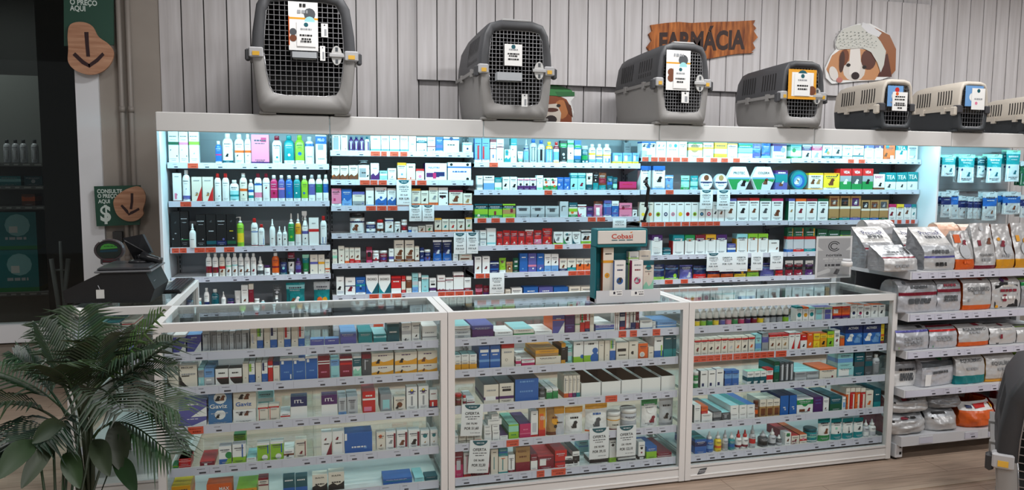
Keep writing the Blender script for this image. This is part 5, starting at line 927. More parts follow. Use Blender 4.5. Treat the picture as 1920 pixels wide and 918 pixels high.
# ------------------------------------------------------------------ kibble bags on the low rack
def kibble_bag(label, cr, x0, x1, yt, yb, Y, d, style, base, toks, zs=None, rz=0.0, lean=0.0, side=None, seed=0):
    pxa, pyb = cp(cr, x0, yb); pxb, _ = cp(cr, x1, yb); pyt = cp(cr, x0, yt)[1]; xm = (pxa+pxb)/2
    xa, xb = onY(pxa, (pyb+pyt)/2, Y)[0], onY(pxb, (pyb+pyt)/2, Y)[0]
    z0 = zs if zs is not None else onY(xm, pyb, Y)[1]; h = onY(xm, pyt, Y)[1]-z0; w_ = xb-xa
    cl = [z for z in RZ if z > z0+.1]
    if cl: h = min(h, min(cl)-.050-z0)
    rg = random.Random(seed+int(x0)+int(yt)); ph = rg.uniform(0, 6); bc = (lin((158, 160, 164)) if base == 's' else lin((200, 200, 200)) if base == 'q' else PAL[base]) if isinstance(base, str) else base
    # profile: (v, front y, back y) with y in units of depth
    PR = dict(flap=[(0, -.46, .46), (.05, -.5, .5), (.28, -.5, .5), (.46, -.46, .5), (.55, -.36, .49), (.75, -.06, .46), (.93, .30, .43), (1.0, .40, .42)],
              block=[(0, -.46, .46), (.04, -.5, .5), (.30, -.53, .53), (.62, -.51, .5), (.84, -.44, .42), (.95, -.26, .26), (1.0, -.04, .06)],
              stand=[(0, -.46, .46), (.06, -.5, .5), (.30, -.46, .48), (.60, -.28, .36), (.85, -.10, .16), (.94, -.03, .05), (1.0, -.015, .015)],
              sack=[(0, -.42, .46), (.12, -.49, .5), (.40, -.5, .5), (.62, -.47, .49), (.82, -.40, .46), (1.0, -.28, .38)])[style]
    L = [0.0]
    for (v0, a, _), (v1, b, _2) in zip(PR, PR[1:]): L.append(L[-1]+math.hypot((v1-v0)*h, (b-a)*d))
    L = [x/L[-1] for x in L]
    def at(t):
        t = max(0, min(1, t))
        for i in range(len(L)-1):
            if L[i] <= t <= L[i+1]:
                k = (t-L[i])/(L[i+1]-L[i]); return PR[i][0]+(PR[i+1][0]-PR[i][0])*k, PR[i][1]+(PR[i+1][1]-PR[i][1])*k, PR[i][2]+(PR[i+1][2]-PR[i][2])*k
        return PR[-1]
    ts = sorted(set([k/18 for k in range(19)]+[l for l in L if min(abs(l-k/18) for k in range(19)) > .004]+[(1.0 if q == '99' else int(q)/100) for t in toks.split() if t[0] in PAL and len(t) == 5 and t[1:].isdigit() for q in (t[1:3], t[3:])])); NU = 16
    def P(u, t, front):
        v, f, b = at(t); pin = 1-(.10 if style == 'stand' else .04)*max(0, v-.45); e = 1-.14*abs(2*u-1)**4 if style != 'sack' else 1-.35*abs(2*u-1)**4
        wr = sum(a_*(abs(math.sin(ku*u+kv*v+p_))-.5) for a_, ku, kv, p_ in WV)*(0 if style == 'flap' and t > .5 else .75 if style == 'block' else 1)
        mid = (f+b)/2; y = (mid+((f if front else b)-mid)*e)*d + (wr*d*(-1 if front else 1) if .03 < v < .97 else 0)
        return ((u-.5)*w_*pin, y+lean*v*h, v*h)
    WV = [(rg.uniform(.012, .026), rg.uniform(-9, 9), rg.uniform(3, 13), rg.uniform(0, 6)) for _ in range(3)]+[(rg.uniform(.008, .014), rg.uniform(8, 16), rg.uniform(-12, 12), rg.uniform(0, 6)) for _ in range(2)]
    tk2 = toks.split(); mb = MB(); sc = side or bc
    cf = lambda i, j: bandcol(tk2, (ts[i]+ts[min(i+1, len(ts)-1)])/2, bc)
    mb.loft([[P(u/NU, t, True) for u in range(NU+1)] for t in ts], bc, False, False, True, cf)
    mb.loft([[P(1-u/NU, t, False) for u in range(NU+1)] for t in ts], bc, False, False, True, cf)
    for u, s in ((0, 1), (1, -1)):            # gusseted sides, folded inward
        rows = []
        for t in ts:
            a, b = P(u, t, True), P(u, t, False); dp = .35*abs(a[1]-b[1])*min(1, at(t)[0]*1.3)*.45; md = ((a[0]+b[0])/2+s*dp, (a[1]+b[1])/2, a[2])
            rows.append([b, md, a] if u == 0 else [a, md, b])
        mb.loft(rows, sc, False, False, False, (lambda i, j: sc if side else cf(i, j)))
    sf = lambda u, v, o: (lambda p: (p[0]*.97, p[1]-o-.0035, p[2]+(o+.0035)*(1.2 if style in ('flap', 'sack') and v > .55 else .3)))(P(.02+.96*u, v, True))
    pm = MB(); decals(pm, sf, tk2, bc, w_/h, rg, bands=False, auto=False)
    n0 = len(mb.f); q0 = len(mb.v); mb.v += pm.v; mb.f += [tuple(i+q0 for i in f) for f in pm.f]; mb.c += pm.c; mb.sm += pm.sm
    o = mb.obj('kibble_bag', FOIL if base in ('s', 'q') else FILM, loc=((xa+xb)/2, Y+d/2, z0+.0006)); o.rotation_euler = (0, 0, rz)
    o.data.materials.append(MATTE); o.data.polygons.foreach_set('material_index', [0]*n0+[1]*(len(mb.f)-n0))
    tag(o, label, 'bag', 'bags of pet food on the low rack'); return o
g = 's'; PT = 'TXT:PremieR:B:.5:.80:.74:.13 _G6858'
# top level
T1 = RZ[0]
kibble_bag('tall silver bag leaning at the back left end of the top rack shelf', 'G', 120, 326, 52, 330, 3.54, .13, 'block', 'q', 's0050 #q20609070', T1)
kibble_bag('silver bag with white printed flap at the left end of the rack top', 'G', 108, 340, 112, 392, 3.36, .15, 'flap', 's', 'g0042 R3842 w5599 '+PT, T1, side=PAL['g'])
kibble_bag('low silver bag with maroon stripe in front of the tall flap bag', 'G', 245, 492, 252, 405, 3.215, .14, 'flap', 'q', 's4099 R3844 #g70107030 _g1550 _G6060 #k88559580', T1, side=PAL['g'])
kibble_bag('silver and grey bag in the back row between the two flap bags', 'G', 330, 480, 130, 330, 3.52, .13, 'flap', 'q', 'G2545 R4549 w5599', T1)
kibble_bag('silver bag turned aside, printed flap half hidden, middle of the rack top', 'G', 425, 560, 118, 380, 3.362, .15, 'flap', 'q', 's0045 R4549 w5599 '+PT, T1, rz=-.15, side=PAL['g'])
kibble_bag('silver bag with white printed flap and violet line, right of the others', 'G', 545, 774, 114, 405, 3.215, .15, 'flap', 'q', 's2650 v2428 w5599 _G3660 #w25052522 _k1240 #k88358848 '+PT, T1, side=PAL['g'])
kibble_bag('standing bag with orange base beside the printed flap bags', 'G', 782, 922, 136, 408, 3.215, .13, 'stand', 'q', 'o0026 #o05700595 #R50804590 @R606825 *s504530 _o1830 #o04684090', T1)
kibble_bag('standing white bag with maroon base on the rack top', 'G', 930, 1084, 78, 398, 3.215, .13, 'stand', 'q', 'R0008 #R15503062 @n756025 TXT:EQUIL\u00cdBRIO:G:.5:.30:.7:.05 _g2050 *s508810', T1)
kibble_bag('first standing bag with yellow base from the maroon based one', 'G', 1088, 1222, 84, 396, 3.215, .13, 'stand', 'q', 'Y0020 @R405528 *Y206508 *s654025 _g2850', T1, side=PAL['n'])
kibble_bag('standing bag with yellow base and gold patches at the rack end', 'G', 1232, 1380, 76, 390, 3.215, .13, 'stand', 'q', 'Y0020 #Y10582872 *Y605816 *s554030', T1, side=PAL['n'])
kibble_bag('peach topped bag in the back row behind the orange based one', 'G', 648, 800, 72, 300, 3.60, .12, 'block', (.82, .52, .38), 'W9099', T1)
kibble_bag('peach topped bag in the back row behind the maroon based one', 'G', 820, 930, 84, 300, 3.60, .12, 'block', (.80, .56, .46), 'W8599', T1)
# second level
T2 = RZ[1]
kibble_bag('silver bag with maroon band at the left end of the second rack level', 'G', 345, 634, 478, 735, 3.215, .15, 'block', 's', 'q0042 R4452 _G6545 _G3360 _G2760 *G158006', T2, side=PAL['g'])
kibble_bag('silver bag with maroon band second along the second rack level', 'G', 636, 812, 474, 730, 3.215, .14, 'block', 's', 'q0046 R5058 _R6860 _G3860 _G3060 R8892', T2, side=PAL['g'])
kibble_bag('white bag with orange foot and corner on the second rack level', 'G', 830, 1040, 462, 710, 3.215, .14, 'block', 'q', 'o0014 #o10889899 #R64807899 TXT:EQUIL\u00cdBRIO:G:.5:.55:.8:.11 _g4540 #g10221530', T2, side=PAL['o'])
kibble_bag('white bag with black house-shaped panel on the second rack level', 'G', 1046, 1258, 462, 700, 3.215, .14, 'block', 'q', '#k05049062 #k20625070 #R30204438 _R4860 _w3050 *R558812 *V357808 TXT:EQUIL\u00cdBRIO:W:.52:.60:.4:.05 *Y100605', T2, side=PAL['q'])
kibble_bag('grey bag cut off by the edge on the second rack level', 'G', 1266, 1460, 480, 695, 3.215, .14, 'block', 's', 'l8090 e6070', T2)
# third level
T3 = RZ[2]
kibble_bag('silver bag with violet band on the third rack level', 'G2', 252, 440, -22, 112, 3.215, .14, 'block', 's', 'q0058 v5866 #k72769090 _g4060 _g3060 _g2060 #l06060412', T3, side=PAL['g'])
kibble_bag('silver bag with red band on the third rack level', 'G2', 446, 604, -24, 106, 3.215, .14, 'block', 's', 'q0056 r5866 R8095 _g4060 _g3060 #e06060812', T3, side=PAL['g'])
kibble_bag('white bag with orange foot on the third rack level', 'G2', 614, 788, -30, 94, 3.215, .14, 'block', 'q', 'o0018 TXT:EQUIL\u00cdBRIO:G:.5:.62:.8:.11 #R60808099 _g5040', T3, side=PAL['o'])
kibble_bag('white bag with black panel on the third rack level', 'G2', 794, 946, -30, 84, 3.215, .14, 'block', 'q', '#k18049570 TXT:EQUIL\u00cdBRIO:W:.6:.58:.45:.06 #R30244040 *R558812', T3, side=PAL['k'])
kibble_bag('pale bag cut off by the edge on the third rack level', 'G2', 952, 1090, -20, 76, 3.215, .14, 'block', 'q', 'l8092', T3)
# fourth level
T4 = RZ[3]
kibble_bag('grey printed bag at the far left of the fourth rack level', 'G2', 236, 370, 152, 322, 3.26, .14, 'block', 's', 'G7090 w0045 _G3560 _G2860 _G2160 _k4870', T4, side=PAL['g'])
kibble_bag('silver bag leaning aside on the fourth rack level', 'G2', 384, 594, 158, 326, 3.225, .15, 'block', 's', 'q0050 G5573 *e608512 _G4050 #w04042036', T4, rz=.12, side=PAL['q'])
kibble_bag('white bag with teal foot on the fourth rack level', 'G2', 598, 764, 144, 316, 3.215, .14, 'block', 'q', 't0026 TXT:EQUIL\u00cdBRIO:G:.5:.68:.78:.10 _g4440', T4)
kibble_bag('white bag with golden foot on the fourth rack level', 'G2', 772, 950, 134, 298, 3.215, .14, 'block', 'q', 'Y0008 N0812 TXT:EQUIL\u00cdBRIO:G:.5:.55:.78:.10 _g3840 Y9099', T4, side=PAL['Y'])
kibble_bag('pale bag cut off by the edge on the fourth rack level', 'G2', 956, 1090, 128, 290, 3.215, .14, 'block', 'q', 'e6080 l8092', T4)
# bottom level, sacks lying flat
T5 = RZ[4]
b1 = kibble_bag('lower silver sack with wine red end lying on the bottom shelf', 'G2', 228, 448, 488, 612, 3.215, .30, 'sack', 'q', '#R25644476 #k10520658 _k7030 s6099', T5, side=PAL['R'])
kibble_bag('upper silver sack with wine red end, lying on its twin', 'G2', 232, 466, 388, 486, 3.235, .28, 'sack', 'q', '#R25644476 #k10520658 _k7030 s6099', T5+.0008+(onY(*cp('G2', 330, 488), 3.215)[1]-T5), side=PAL['R'])
kibble_bag('silver sack lying second along the bottom shelf', 'G2', 456, 630, 462, 584, 3.215, .30, 'sack', 'q', '#k10705280 #k10520656 s6099', T5, side=PAL['g'])
kibble_bag('grey sack lying on top of the plain silver one', 'G2', 462, 652, 372, 462, 3.24, .28, 'sack', 's', 'g0040 #k45755585', T5+.0008+(onY(*cp('G2', 540, 462), 3.215)[1]-T5), side=PAL['g'])
kibble_bag('lying sack with orange front and white top with red sausage picture', 'G2', 656, 852, 424, 560, 3.215, .30, 'sack', 'o', 'w6399 #r30709088 *Y857810 #B10702282', T5, side=PAL['o'])
kibble_bag('dark sack lying behind the orange one', 'G2', 668, 800, 372, 440, 3.54, .22, 'sack', 'G', 'n6080', T5+.18 if False else T5, side=PAL['G'])
kibble_bag('pale sack at the end of the bottom shelf, near the dark carrier', 'G2', 866, 1010, 410, 548, 3.215, .30, 'sack', 'q', 's6099 #k30705085', T5, side=PAL['r'])
# ------------------------------------------------------------------ hanging packs on the hook bay
HB = [(134, 258, 205, 410, 't'), (292, 436, 200, 470, 't'), (474, 540, 215, 420, 'T'), (566, 696, 200, 470, 't'), (750, 868, 160, 460, 't'), (884, 960, 265, 500, 'E'),
      (126, 214, 560, 800, 'B'), (216, 282, 545, 815, 'b'), (290, 362, 600, 815, 'B'), (382, 418, 610, 812, 'B'), (434, 462, 610, 812, 'B'), (468, 508, 610, 815, 'B'), (524, 652, 560, 830, 'b'), (712, 880, 560, 770, 'b'), (884, 960, 590, 800, 'B')]
HL = ['first pack in the upper row of hooks, next to the pale panel', 'wide pack second in the upper row of hooks', 'narrow pack seen edgewise in the upper row of hooks', 'wide pack fourth in the upper row of hooks', 'last white-carded pack in the upper row of hooks', 'dark green pack at the end of the upper hooks',
      'navy pack low on the hooks next to the pale panel', 'blue pack tucked second in the lower row of hooks', 'narrow navy pack third in the lower row of hooks', 'thin navy pack fourth in the lower row of hooks', 'thin navy pack fifth in the lower row of hooks', 'thin navy pack sixth in the lower row of hooks', 'wide blue pack with white card mid lower row of hooks', 'wide blue pack with white card late in the lower hooks', 'navy pack cut off at the end of the lower hooks']
hook_bay = next(o for o in COL.objects if o.get('label') == BAYL[5])
for k, (x0, x1, y0, y1, c) in enumerate(HB):
    q = lambda x, y, Y: onY(1740+x/5.1, 250+y/5.1, Y)
    Yp = 5.22+.02*(k % 3); a, z1 = q(x0, y0, Yp); b, z0 = q(x1, y1, Yp); w_, h_ = b-a, z1-z0; X = (a+b)/2
    for j in range(2):
        rg = random.Random(k*7+j); parts = make_pouch(w_*.97, .035, h_, 's' if c != 'E' else 'E', (('%s5588 c8894 m9499 #q06046046' if c in 'tT' else '%s5080 s8099 #q06046050') % c).replace('#q06046046', '#w06059452').replace('#q06046050', '#w06059450').split()+['*B154606', '@T603022' if c in 'tT' else '@n603018'], rg)
        o = assemble('hanging_pack', (X+(.012*j), Yp+.06*j, z0+.004*j), parts)
        tag(o, HL[k] if j == 0 else HL[k].replace('pack', 'hindmost pack', 1), 'pack', 'packs hanging on hooks')
    m = MB(); m.tube([(X, SB, z1-.012), (X, Yp-.03, z1-.012), (X, Yp-.045, z1+.004)], .003, lin((170, 172, 176)), 6); wobj(m, 'hook', STEEL, hook_bay)
for zz in (1.79, 1.40):
    m = MB(); m.box(4.93, 6.1, SB-.03, SB-.02, zz-.01, zz+.01, lin((150, 156, 160))); wobj(m, 'hook_rail', SATIN, hook_bay)
# ------------------------------------------------------------------ teal display stand on the middle counter
H = .9; DY = 3.30
def N(x, y, Y=DY): return onY(*cp('N', x, y), Y)
xa, zb = N(160, 890); xb, zt = N(860, 320); hx1, hz0 = N(715, 300); _, hz1 = N(440, 108)
st = empty('display_stand', ((xa+xb)/2, DY+.1, H)); tag(st, 'teal header display stand with boxes on the middle glass counter', 'display stand')
TE = lin((18, 112, 122)); dp = .085
m = MB(); m.box(xa, hx1, DY+dp-.006, DY+dp, H+.002, hz0+.01, TE); m.box(xa, xa+.004, DY+.02, DY+dp-.006, H+.002, hz0, TE); wobj(m, 'teal_back', CARD, st)
m = MB(); m.obox(xa, hx1, DY+.004, DY+dp, hz0, hz1, TE, .004); hd = wobj(m, 'header', CARD, st)
px0, pz0 = N(176, 272); px1, pz1 = N(695, 122); m = MB(); m.obox(px0, px1, DY-.003, DY+.003, pz0, pz1, lin((222, 220, 214)), .002); sf = lambda u, v, o: (px0+(px1-px0)*u, DY-.003-o, pz0+(pz1-pz0)*v)
m.text('Cobasi', sf, .5, .58, .44, .36, lin((196, 52, 28)), .001); m.face([sf(.66, .86, .001), sf(.715, .92, .001), sf(.70, .84, .001), sf(.68, .80, .001)], lin((230, 130, 40))); pseudo(m, sf, .28, .72, .28, .06, PAL['T'], .001, random.Random(5)); wobj(m, 'header_panel', CARD, hd)
m = MB(); m.box(xa, xb, DY, DY+dp, H+.001, H+.02, lin((210, 212, 214))); m.box(xa, xb, DY-.001, DY+.002, H+.001, N(300, 770)[1], lin((206, 208, 212)))
for i, (a, b) in enumerate(((300, 440), (532, 672))):
    q0 = N(a, 830); q1 = N(b, 765); m.box(q0[0], q1[0], DY-.002, DY-.001, q0[1], q1[1], PAL['w']); s2 = flat(DY-.002, q0[0], q0[1], q1[0]-q0[0], q1[1]-q0[1]); quad(m, s2, .3, .3, .45, .75, INK, .0005); pseudo(m, s2, .55, .95, .7, .1, INK, .0005, random.Random(i)); pseudo(m, s2, .62, .95, .3, .2, INK, .0005, random.Random(i+9))
wobj(m, 'base_tray', PLAS, st)
m = MB()
for args in ((xa+.005, xb, DY+.001, DY+.003, N(0, 770)[1], N(0, 640)[1]), (xb-.003, xb, DY+.003, DY+dp, H+.02, zt), (N(740, 0)[0], xb-.003, DY+.001, DY+.003, N(0, 640)[1], zt)): m.box(*args, PAL['w'])
wobj(m, 'acrylic_front', ACRYL, st)
for i, (x0, x1, yt, yb, Y, b_, tk3, lb) in enumerate(((235, 345, 312, 700, DY+.03, 'W', '*Y404524 *N404510 Y7075 _k8860 *o200807', 'orange and cream box at the left of the teal display stand'), (356, 474, 450, 760, DY+.012, 'w', '*b504630 @G504845 _g8860 _B7550 _k0830', 'white box with blue roundel and dog in the teal display stand'),
    (545, 662, 450, 760, DY+.012, 'w', '*P504630 @q504845 _g8860 _R7550 R0305', 'white box with pink roundel and dog in the teal display stand'), (508, 615, 352, 640, DY+.052, 'w', 'l8486 e7074 _g8860 #l00000699', 'white box with green edge at the back of the teal display stand'),
    (622, 742, 344, 640, DY+.052, 'W', '_g8860 r7276 #r80707478', 'cream box with red print at the back of the teal display stand'), (668, 778, 452, 720, DY+.03, 'W', '~m *t508225 #R55605066 T8899', 'cream box with teal crest at the right of the teal display stand'))):
    a, t_ = N(x0, yt, Y); b, z_ = N(x1, yb, Y); w_ = b-a
    zz = H+.0205; o = assemble('display_box', ((a+b)/2, Y+.0145, zz), make_box(w_*.96, .028, t_-zz, b_, (tk3+(' |o' if i == 0 else ' |b' if i == 1 else ' |P' if i == 2 else '')).split(), random.Random(i))); tag(o, lb, 'box', 'boxes in the teal display stand')
# gooseneck holder with black clip behind the stand
g0 = onY(1214, 470, 3.5); g1 = onY(1207, 290, 3.5); gs = empty('gooseneck_stand', (g0[0], 3.5, H)); tag(gs, 'thin clear upright holding a black folding clip behind the display stand', 'holder')
m = MB(); m.obox(g0[0]-.05, g0[0]+.05, 3.46, 3.54, H, H+.012, PAL['g'], .004); wobj(m, 'foot_plate', PLAS, gs)
m = MB(); m.box(g0[0]-.008, g0[0]+.008, 3.497, 3.503, H+.012, g1[1], PAL['w']); m.obox(g1[0]-.018, g1[0]+.016, 3.494, 3.506, g1[1]-.01, g1[1]+.02, PAL['w'], .003); wobj(m, 'clear_upright', glass_mat('misty_acrylic', (.80, .86, .88), .9), gs)
m = MB(); pts = [onY(1212, 343, 3.47), onY(1217, 352, 3.47), onY(1211, 388, 3.47), onY(1214, 392, 3.47), onY(1207, 412, 3.47)]
m.tube([(pts[0][0], 3.48, pts[0][1]), (pts[1][0], 3.475, pts[1][1]), (pts[2][0], 3.47, pts[2][1])], .009, PAL['k'], 8); m.tube([(pts[2][0]+.004, 3.468, pts[2][1]+.012), (pts[3][0], 3.468, pts[3][1]), (pts[4][0], 3.465, pts[4][1])], .007, PAL['k'], 8); m.obox(pts[4][0]-.018, pts[4][0]+.01, 3.455, 3.475, pts[4][1]-.012, pts[4][1], PAL['k'], .003); m.lathe([(.012, -.0), (.012, .014)], PAL['G'], 0, 0, 10)
m.v = [(x+(pts[0][0] if abs(x) < .02 and abs(y) < .02 and z < .1 else 0), y+(3.48 if abs(x) < .02 and abs(y) < .02 and z < .1 else 0), z+(pts[0][1] if abs(x) < .02 and abs(y) < .02 and z < .1 else 0)) for x, y, z in m.v]
wobj(m, 'black_clip', PLAS, gs)
# ------------------------------------------------------------------ acrylic notice and bottle on the right counter
sx0, sy = 1529, 3.42
a, z1 = onY(1531, 441, sy); b, z0 = onY(1596, 537, sy); nh = empty('notice_holder', ((a+b)/2, sy+.04, H)); tag(nh, 'grey notice in a clear upright holder on the right glass counter', 'notice')
m = MB(); m.box(a, b, sy, sy+.002, H+.004, z1, PAL['w']); m.box(a, b, sy+.006, sy+.008, H+.004, z1, PAL['w']); m.box(a, b, sy-.02, sy+.08, H+.0005, H+.004, PAL['w']); wobj(m, 'acrylic_holder', ACRYL, nh)
pb = onY(1560, 521, sy)[1]
m = MB(); m.box(a+.004, b-.004, sy+.003, sy+.005, pb, z1-.006, lin((236, 236, 236))); pw, phh = b-a-.008, z1-.006-pb; sf = lambda u, v, o: (a+.004+u*pw, sy+.003-o, pb+v*phh)
quad(m, sf, .05, .03, .95, .95, lin((176, 176, 178)), .0003)
dc = lin((52, 52, 56))
for r0, r1 in ((.17, .145), (.115, .085)):
    for k in range(20):
        t0, t1 = .5+k*.26, .5+(k+1)*.26
        if t1 < 5.9: m.face([sf(.5+r0*math.cos(t0), .76+r0*.72*math.sin(t0), .0008), sf(.5+r1*math.cos(t0), .76+r1*.72*math.sin(t0), .0008), sf(.5+r1*math.cos(t1), .76+r1*.72*math.sin(t1), .0008), sf(.5+r0*math.cos(t1), .76+r0*.72*math.sin(t1), .0008)], dc)
m.text('nortsia', sf, .5, .555, .44, .07, dc, .0008)
for v, w2, h_, cc in ((.46, .6, .025, (206, 206, 206)), (.41, .5, .02, (200, 200, 200)), (.31, .48, .05, (70, 70, 74)), (.25, .5, .022, (206, 206, 206))): pseudo(m, sf, .5-w2/2, .5+w2/2, v, h_, lin(cc), .0008, random.Random(int(v*100)))
m.face([sf(.05, .66, .0007), sf(.2, .66, .0007), sf(.05, .76, .0007)], lin((214, 214, 214))); m.face([sf(.95, .66, .0007), sf(.82, .66, .0007), sf(.95, .76, .0007)], lin((214, 214, 214)))
m.face([sf(.05, .06, .0007), sf(.40, .14, .0007), sf(.42, .2, .0007), sf(.36, .24, .0007), sf(.05, .14, .0007)], lin((212, 212, 212))); m.face([sf(.5, .1, .0007), sf(.62, .08, .0007), sf(.68, .2, .0007), sf(.58, .22, .0007)], lin((84, 84, 88)))
wobj(m, 'notice_sheet', CARD, nh)
a, zt = onY(1574, 486, 3.33); b, _ = onY(1600, 540, 3.33); R = (b-a)/2; hb = zt-H
bt = empty('sanitizer_bottle', ((a+b)/2, 3.33, H+.0005)); tag(bt, 'clear plastic bottle with white cap in front of the grey notice', 'bottle')
m = MB(); m.lathe([(R*.95, 0), (R, .02*hb), (R, .58*hb), (R*.86, .70*hb), (R*.5, .76*hb), (R*.5, .80*hb)], PAL['w'], n=18); m.obj('bottle_body', ACRYL, bt)
m = MB(); m.lathe([(R*.6, .79*hb), (R*.6, .90*hb), (R*.55, .93*hb)], PAL['w'], n=14); m.lathe([(R*.5, .93*hb), (R*.46, 1.0*hb)], lin((206, 208, 212)), n=14); m.obj('cap', PLAS, bt)
m = MB(); m.lathe([(R*.9, .01*hb), (R*.93, .52*hb)], lin((206, 210, 212)), n=18); m.obj('liquid', glass_mat('clear_gel', (.9, .92, .93), .4), bt)
# ------------------------------------------------------------------ till on the side counter
TY = 3.78; tl = empty('till', (-.86, 3.95, H)); tag(tl, 'black wedge-sided till on the end-on glass counter', 'till')
BK, BK2 = lin((20, 20, 22)), lin((40, 41, 44)); fr = [onY(x, y, TY) for x, y in ((122, 568), (117, 546), (188, 512), (274, 511), (290, 542), (281, 567))]
fr = [(x, max(z, H+.002)) for x, z in fr]; m = MB(); m.loft([[(x, TY, z) for x, z in fr], [(x+.01, TY+.30, z) for x, z in fr]], BK, True, True); wobj(m, 'drawer_body', MATTE, tl)
tx0, tz = onY(176, 512, TY-.01); tx1 = onY(276, 510, TY-.01)[0]; m = MB(); m.obox(tx0, tx1+.02, TY-.012, TY+.33, tz-.001, tz+.008, lin((104, 105, 108)), .003); m.obox(tx0+.01, tx1+.01, TY, TY+.31, tz+.008, tz+.022, lin((58, 59, 62)), .008); wobj(m, 'top_plate', PLAS, tl)
m = MB(); a, z1 = onY(180, 543, TY-.003); b, z0 = onY(196, 559, TY-.003); m.box(a, b, TY-.004, TY-.002, z0, z1, lin((214, 214, 210))); m.tube([((a+b)/2, TY-.003, z1), ((a+b)/2-.008, TY-.003, z1+.02)], .0015, PAL['q']); wobj(m, 'paper_tag', CARD, tl)
m = MB(); ax_, az_ = onY(300, 512, TY+.28); m.box(tx1+.012, tx1+.016, TY+.05, TY+.27, H+.07, H+.10, lin((92, 98, 104))); wobj(m, 'maker_strip', PLAS, tl)
# tilted monitor seen from behind, on the till
MY = 3.95; ms = empty('till_screen', (onY(262, 480, MY)[0], MY, tz+.022)); tag(ms, 'small black tilted screen seen from behind on the till', 'screen')
c4 = [onY(x, y, MY) for x, y in ((230, 446), (266, 439), (280, 474), (247, 490))]; m = MB(); ds = (.0, .012, .05, .06)
A_ = [(x, MY+d_, z) for (x, z), d_ in zip(c4, ds)]; B_ = [(x+.006, MY+d_+.022, z-.004) for (x, z), d_ in zip(c4, ds)]
m.loft([A_, B_], lin((48, 49, 52)), True, True); wobj(m, 'screen_panel', PLAS, ms)
m = MB(); q = [tuple(Vector(A_[0]).lerp(Vector(A_[3]), .1)), tuple(Vector(A_[2]).lerp(Vector(A_[3]), .2)), tuple(Vector(A_[3]))]; m.face([(x, y-.004, z) for x, y, z in q], BK); m.tube([q[0], q[1]], .004, lin((70, 71, 74)), 5); wobj(m, 'hinge_flap', PLAS, ms)
m = MB(); bx0 = onY(262, 490, MY+.03)[0]; m.tube([(bx0, MY+.05, tz+.02), (bx0, MY+.05, tz+.05), (bx0-.004, MY+.05, c4[3][1]+.03)], .014, lin((44, 45, 48)), 8); m.lathe([(.055, tz+.0225), (.052, tz+.032), (.02, tz+.038)], lin((44, 45, 48)), bx0, MY+.05, 16); wobj(m, 'screen_stand', PLAS, ms)
sx, sz = onY(285, 480, MY+.02); m = MB(); m.tube([(sx-.045, MY+.02, tz+.06), (sx-.01, MY+.01, tz+.045), (sx+.03, MY, tz+.035), (sx+.05, MY, tz+.032)], .02, lin((36, 37, 40)), 10, .014); m.tube([(sx-.03, MY+.02, tz+.024), (sx-.03, MY+.02, tz+.05)], .012, lin((36, 37, 40)), 8); tag(m.obj('barcode_scanner', PLAS), 'black hand scanner lying against the till screen', 'scanner')
# oval price display
OY = 4.20; ox, oz = onY(204, 469, OY); od = empty('price_checker', (ox, OY, H)); tag(od, 'oval dark price checker with green lit face behind the till', 'price checker')
rx = onY(233, 469, OY)[0]-ox; rz_ = onY(204, 448, OY)[1]-oz
def oval(k, y): return [(ox+rx*k*math.cos(2*PI*i/28), y, oz+rz_*k*math.sin(2*PI*i/28)) for i in range(28)]
m = MB(); m.loft([oval(.9, OY+.05), oval(1.0, OY+.03), oval(1.0, OY+.01), oval(.93, OY), oval(.84, OY), oval(.80, OY+.006)], lin((70, 62, 64)), True, True, False); m.obox(ox-rx*.62, ox+rx*.62, OY+.004, OY+.05, oz-rz_*1.42, oz-rz_*.55, lin((58, 50, 52)), .012); m.tube([(ox, OY+.03, H+.012), (ox, OY+.03, oz-rz_*1.3)], .016, BK2, 8); m.obox(ox-.06, ox+.06, OY-.02, OY+.08, H, H+.012, BK2, .004); wobj(m, 'oval_case', PLAS, od)
m = MB(); m.face(list(reversed([(x, OY+.0035, z) for x, y, z in oval(.80, 0)])), lin((34, 44, 40))); sf = lambda u, v, o: (ox+(u-.5)*rx*1.5, OY+.003-o, oz+(v-.5)*rz_*1.5)
m.face([sf(u, v, .0006) for u, v in ((.12, .55), (.88, .62), (.84, .72), (.7, .84), (.5, .9), (.3, .86), (.18, .74))], lin((70, 150, 60))); m.face([sf(u, v, .0006) for u, v in ((.12, .38), (.88, .42), (.88, .56), (.12, .5))], lin((22, 60, 74))); pseudo(m, sf, .3, .8, .74, .06, lin((40, 90, 40)), .001, random.Random(1)); wobj(m, 'green_face', PLAS, od)
m = MB(); m.box(ox-rx*.42, ox+rx*.42, OY+.002, OY+.0035, oz-rz_*1.05, oz-rz_*.75, lin((84, 34, 42))); m.box(ox-rx*.44, ox+rx*.44, OY+.002, OY+.0035, oz-rz_*1.32, oz-rz_*1.12, lin((150, 150, 152))); wobj(m, 'label_plate', PLAS, od)
# keyboard
k0 = onZ(304, 545, H+.012); k1 = onZ(352, 528, H+.012); kb = empty('keyboard', ((k0[0]+k1[0])/2, (k0[1]+k1[1])/2, H)); kb['label'] = 'black keyboard lying on the end-on glass counter'; kb['category'] = 'keyboard'
KX0, KX1, KY0, KY1 = onZ(302, 548, H)[0]+.0, -.630, onZ(320, 551, H)[1], onZ(330, 527, H)[1]; m = MB(); m.obox(KX0, KX1, KY0, KY1, H+.0005, H+.016, BK, .005); wobj(m, 'keyboard_case', PLAS, kb)
m = MB(); nx, ny = 5, 14
for i in range(nx):
    for j in range(ny): m.box(KX0+.01+(KX1-KX0-.02)*i/nx, KX0+.01+(KX1-KX0-.02)*(i+.85)/nx, KY0+.01+(KY1-KY0-.02)*j/ny, KY0+.01+(KY1-KY0-.02)*(j+.82)/ny, H+.016, H+.021, lin((52, 52, 56)))
wobj(m, 'key_grid', PLAS, kb)
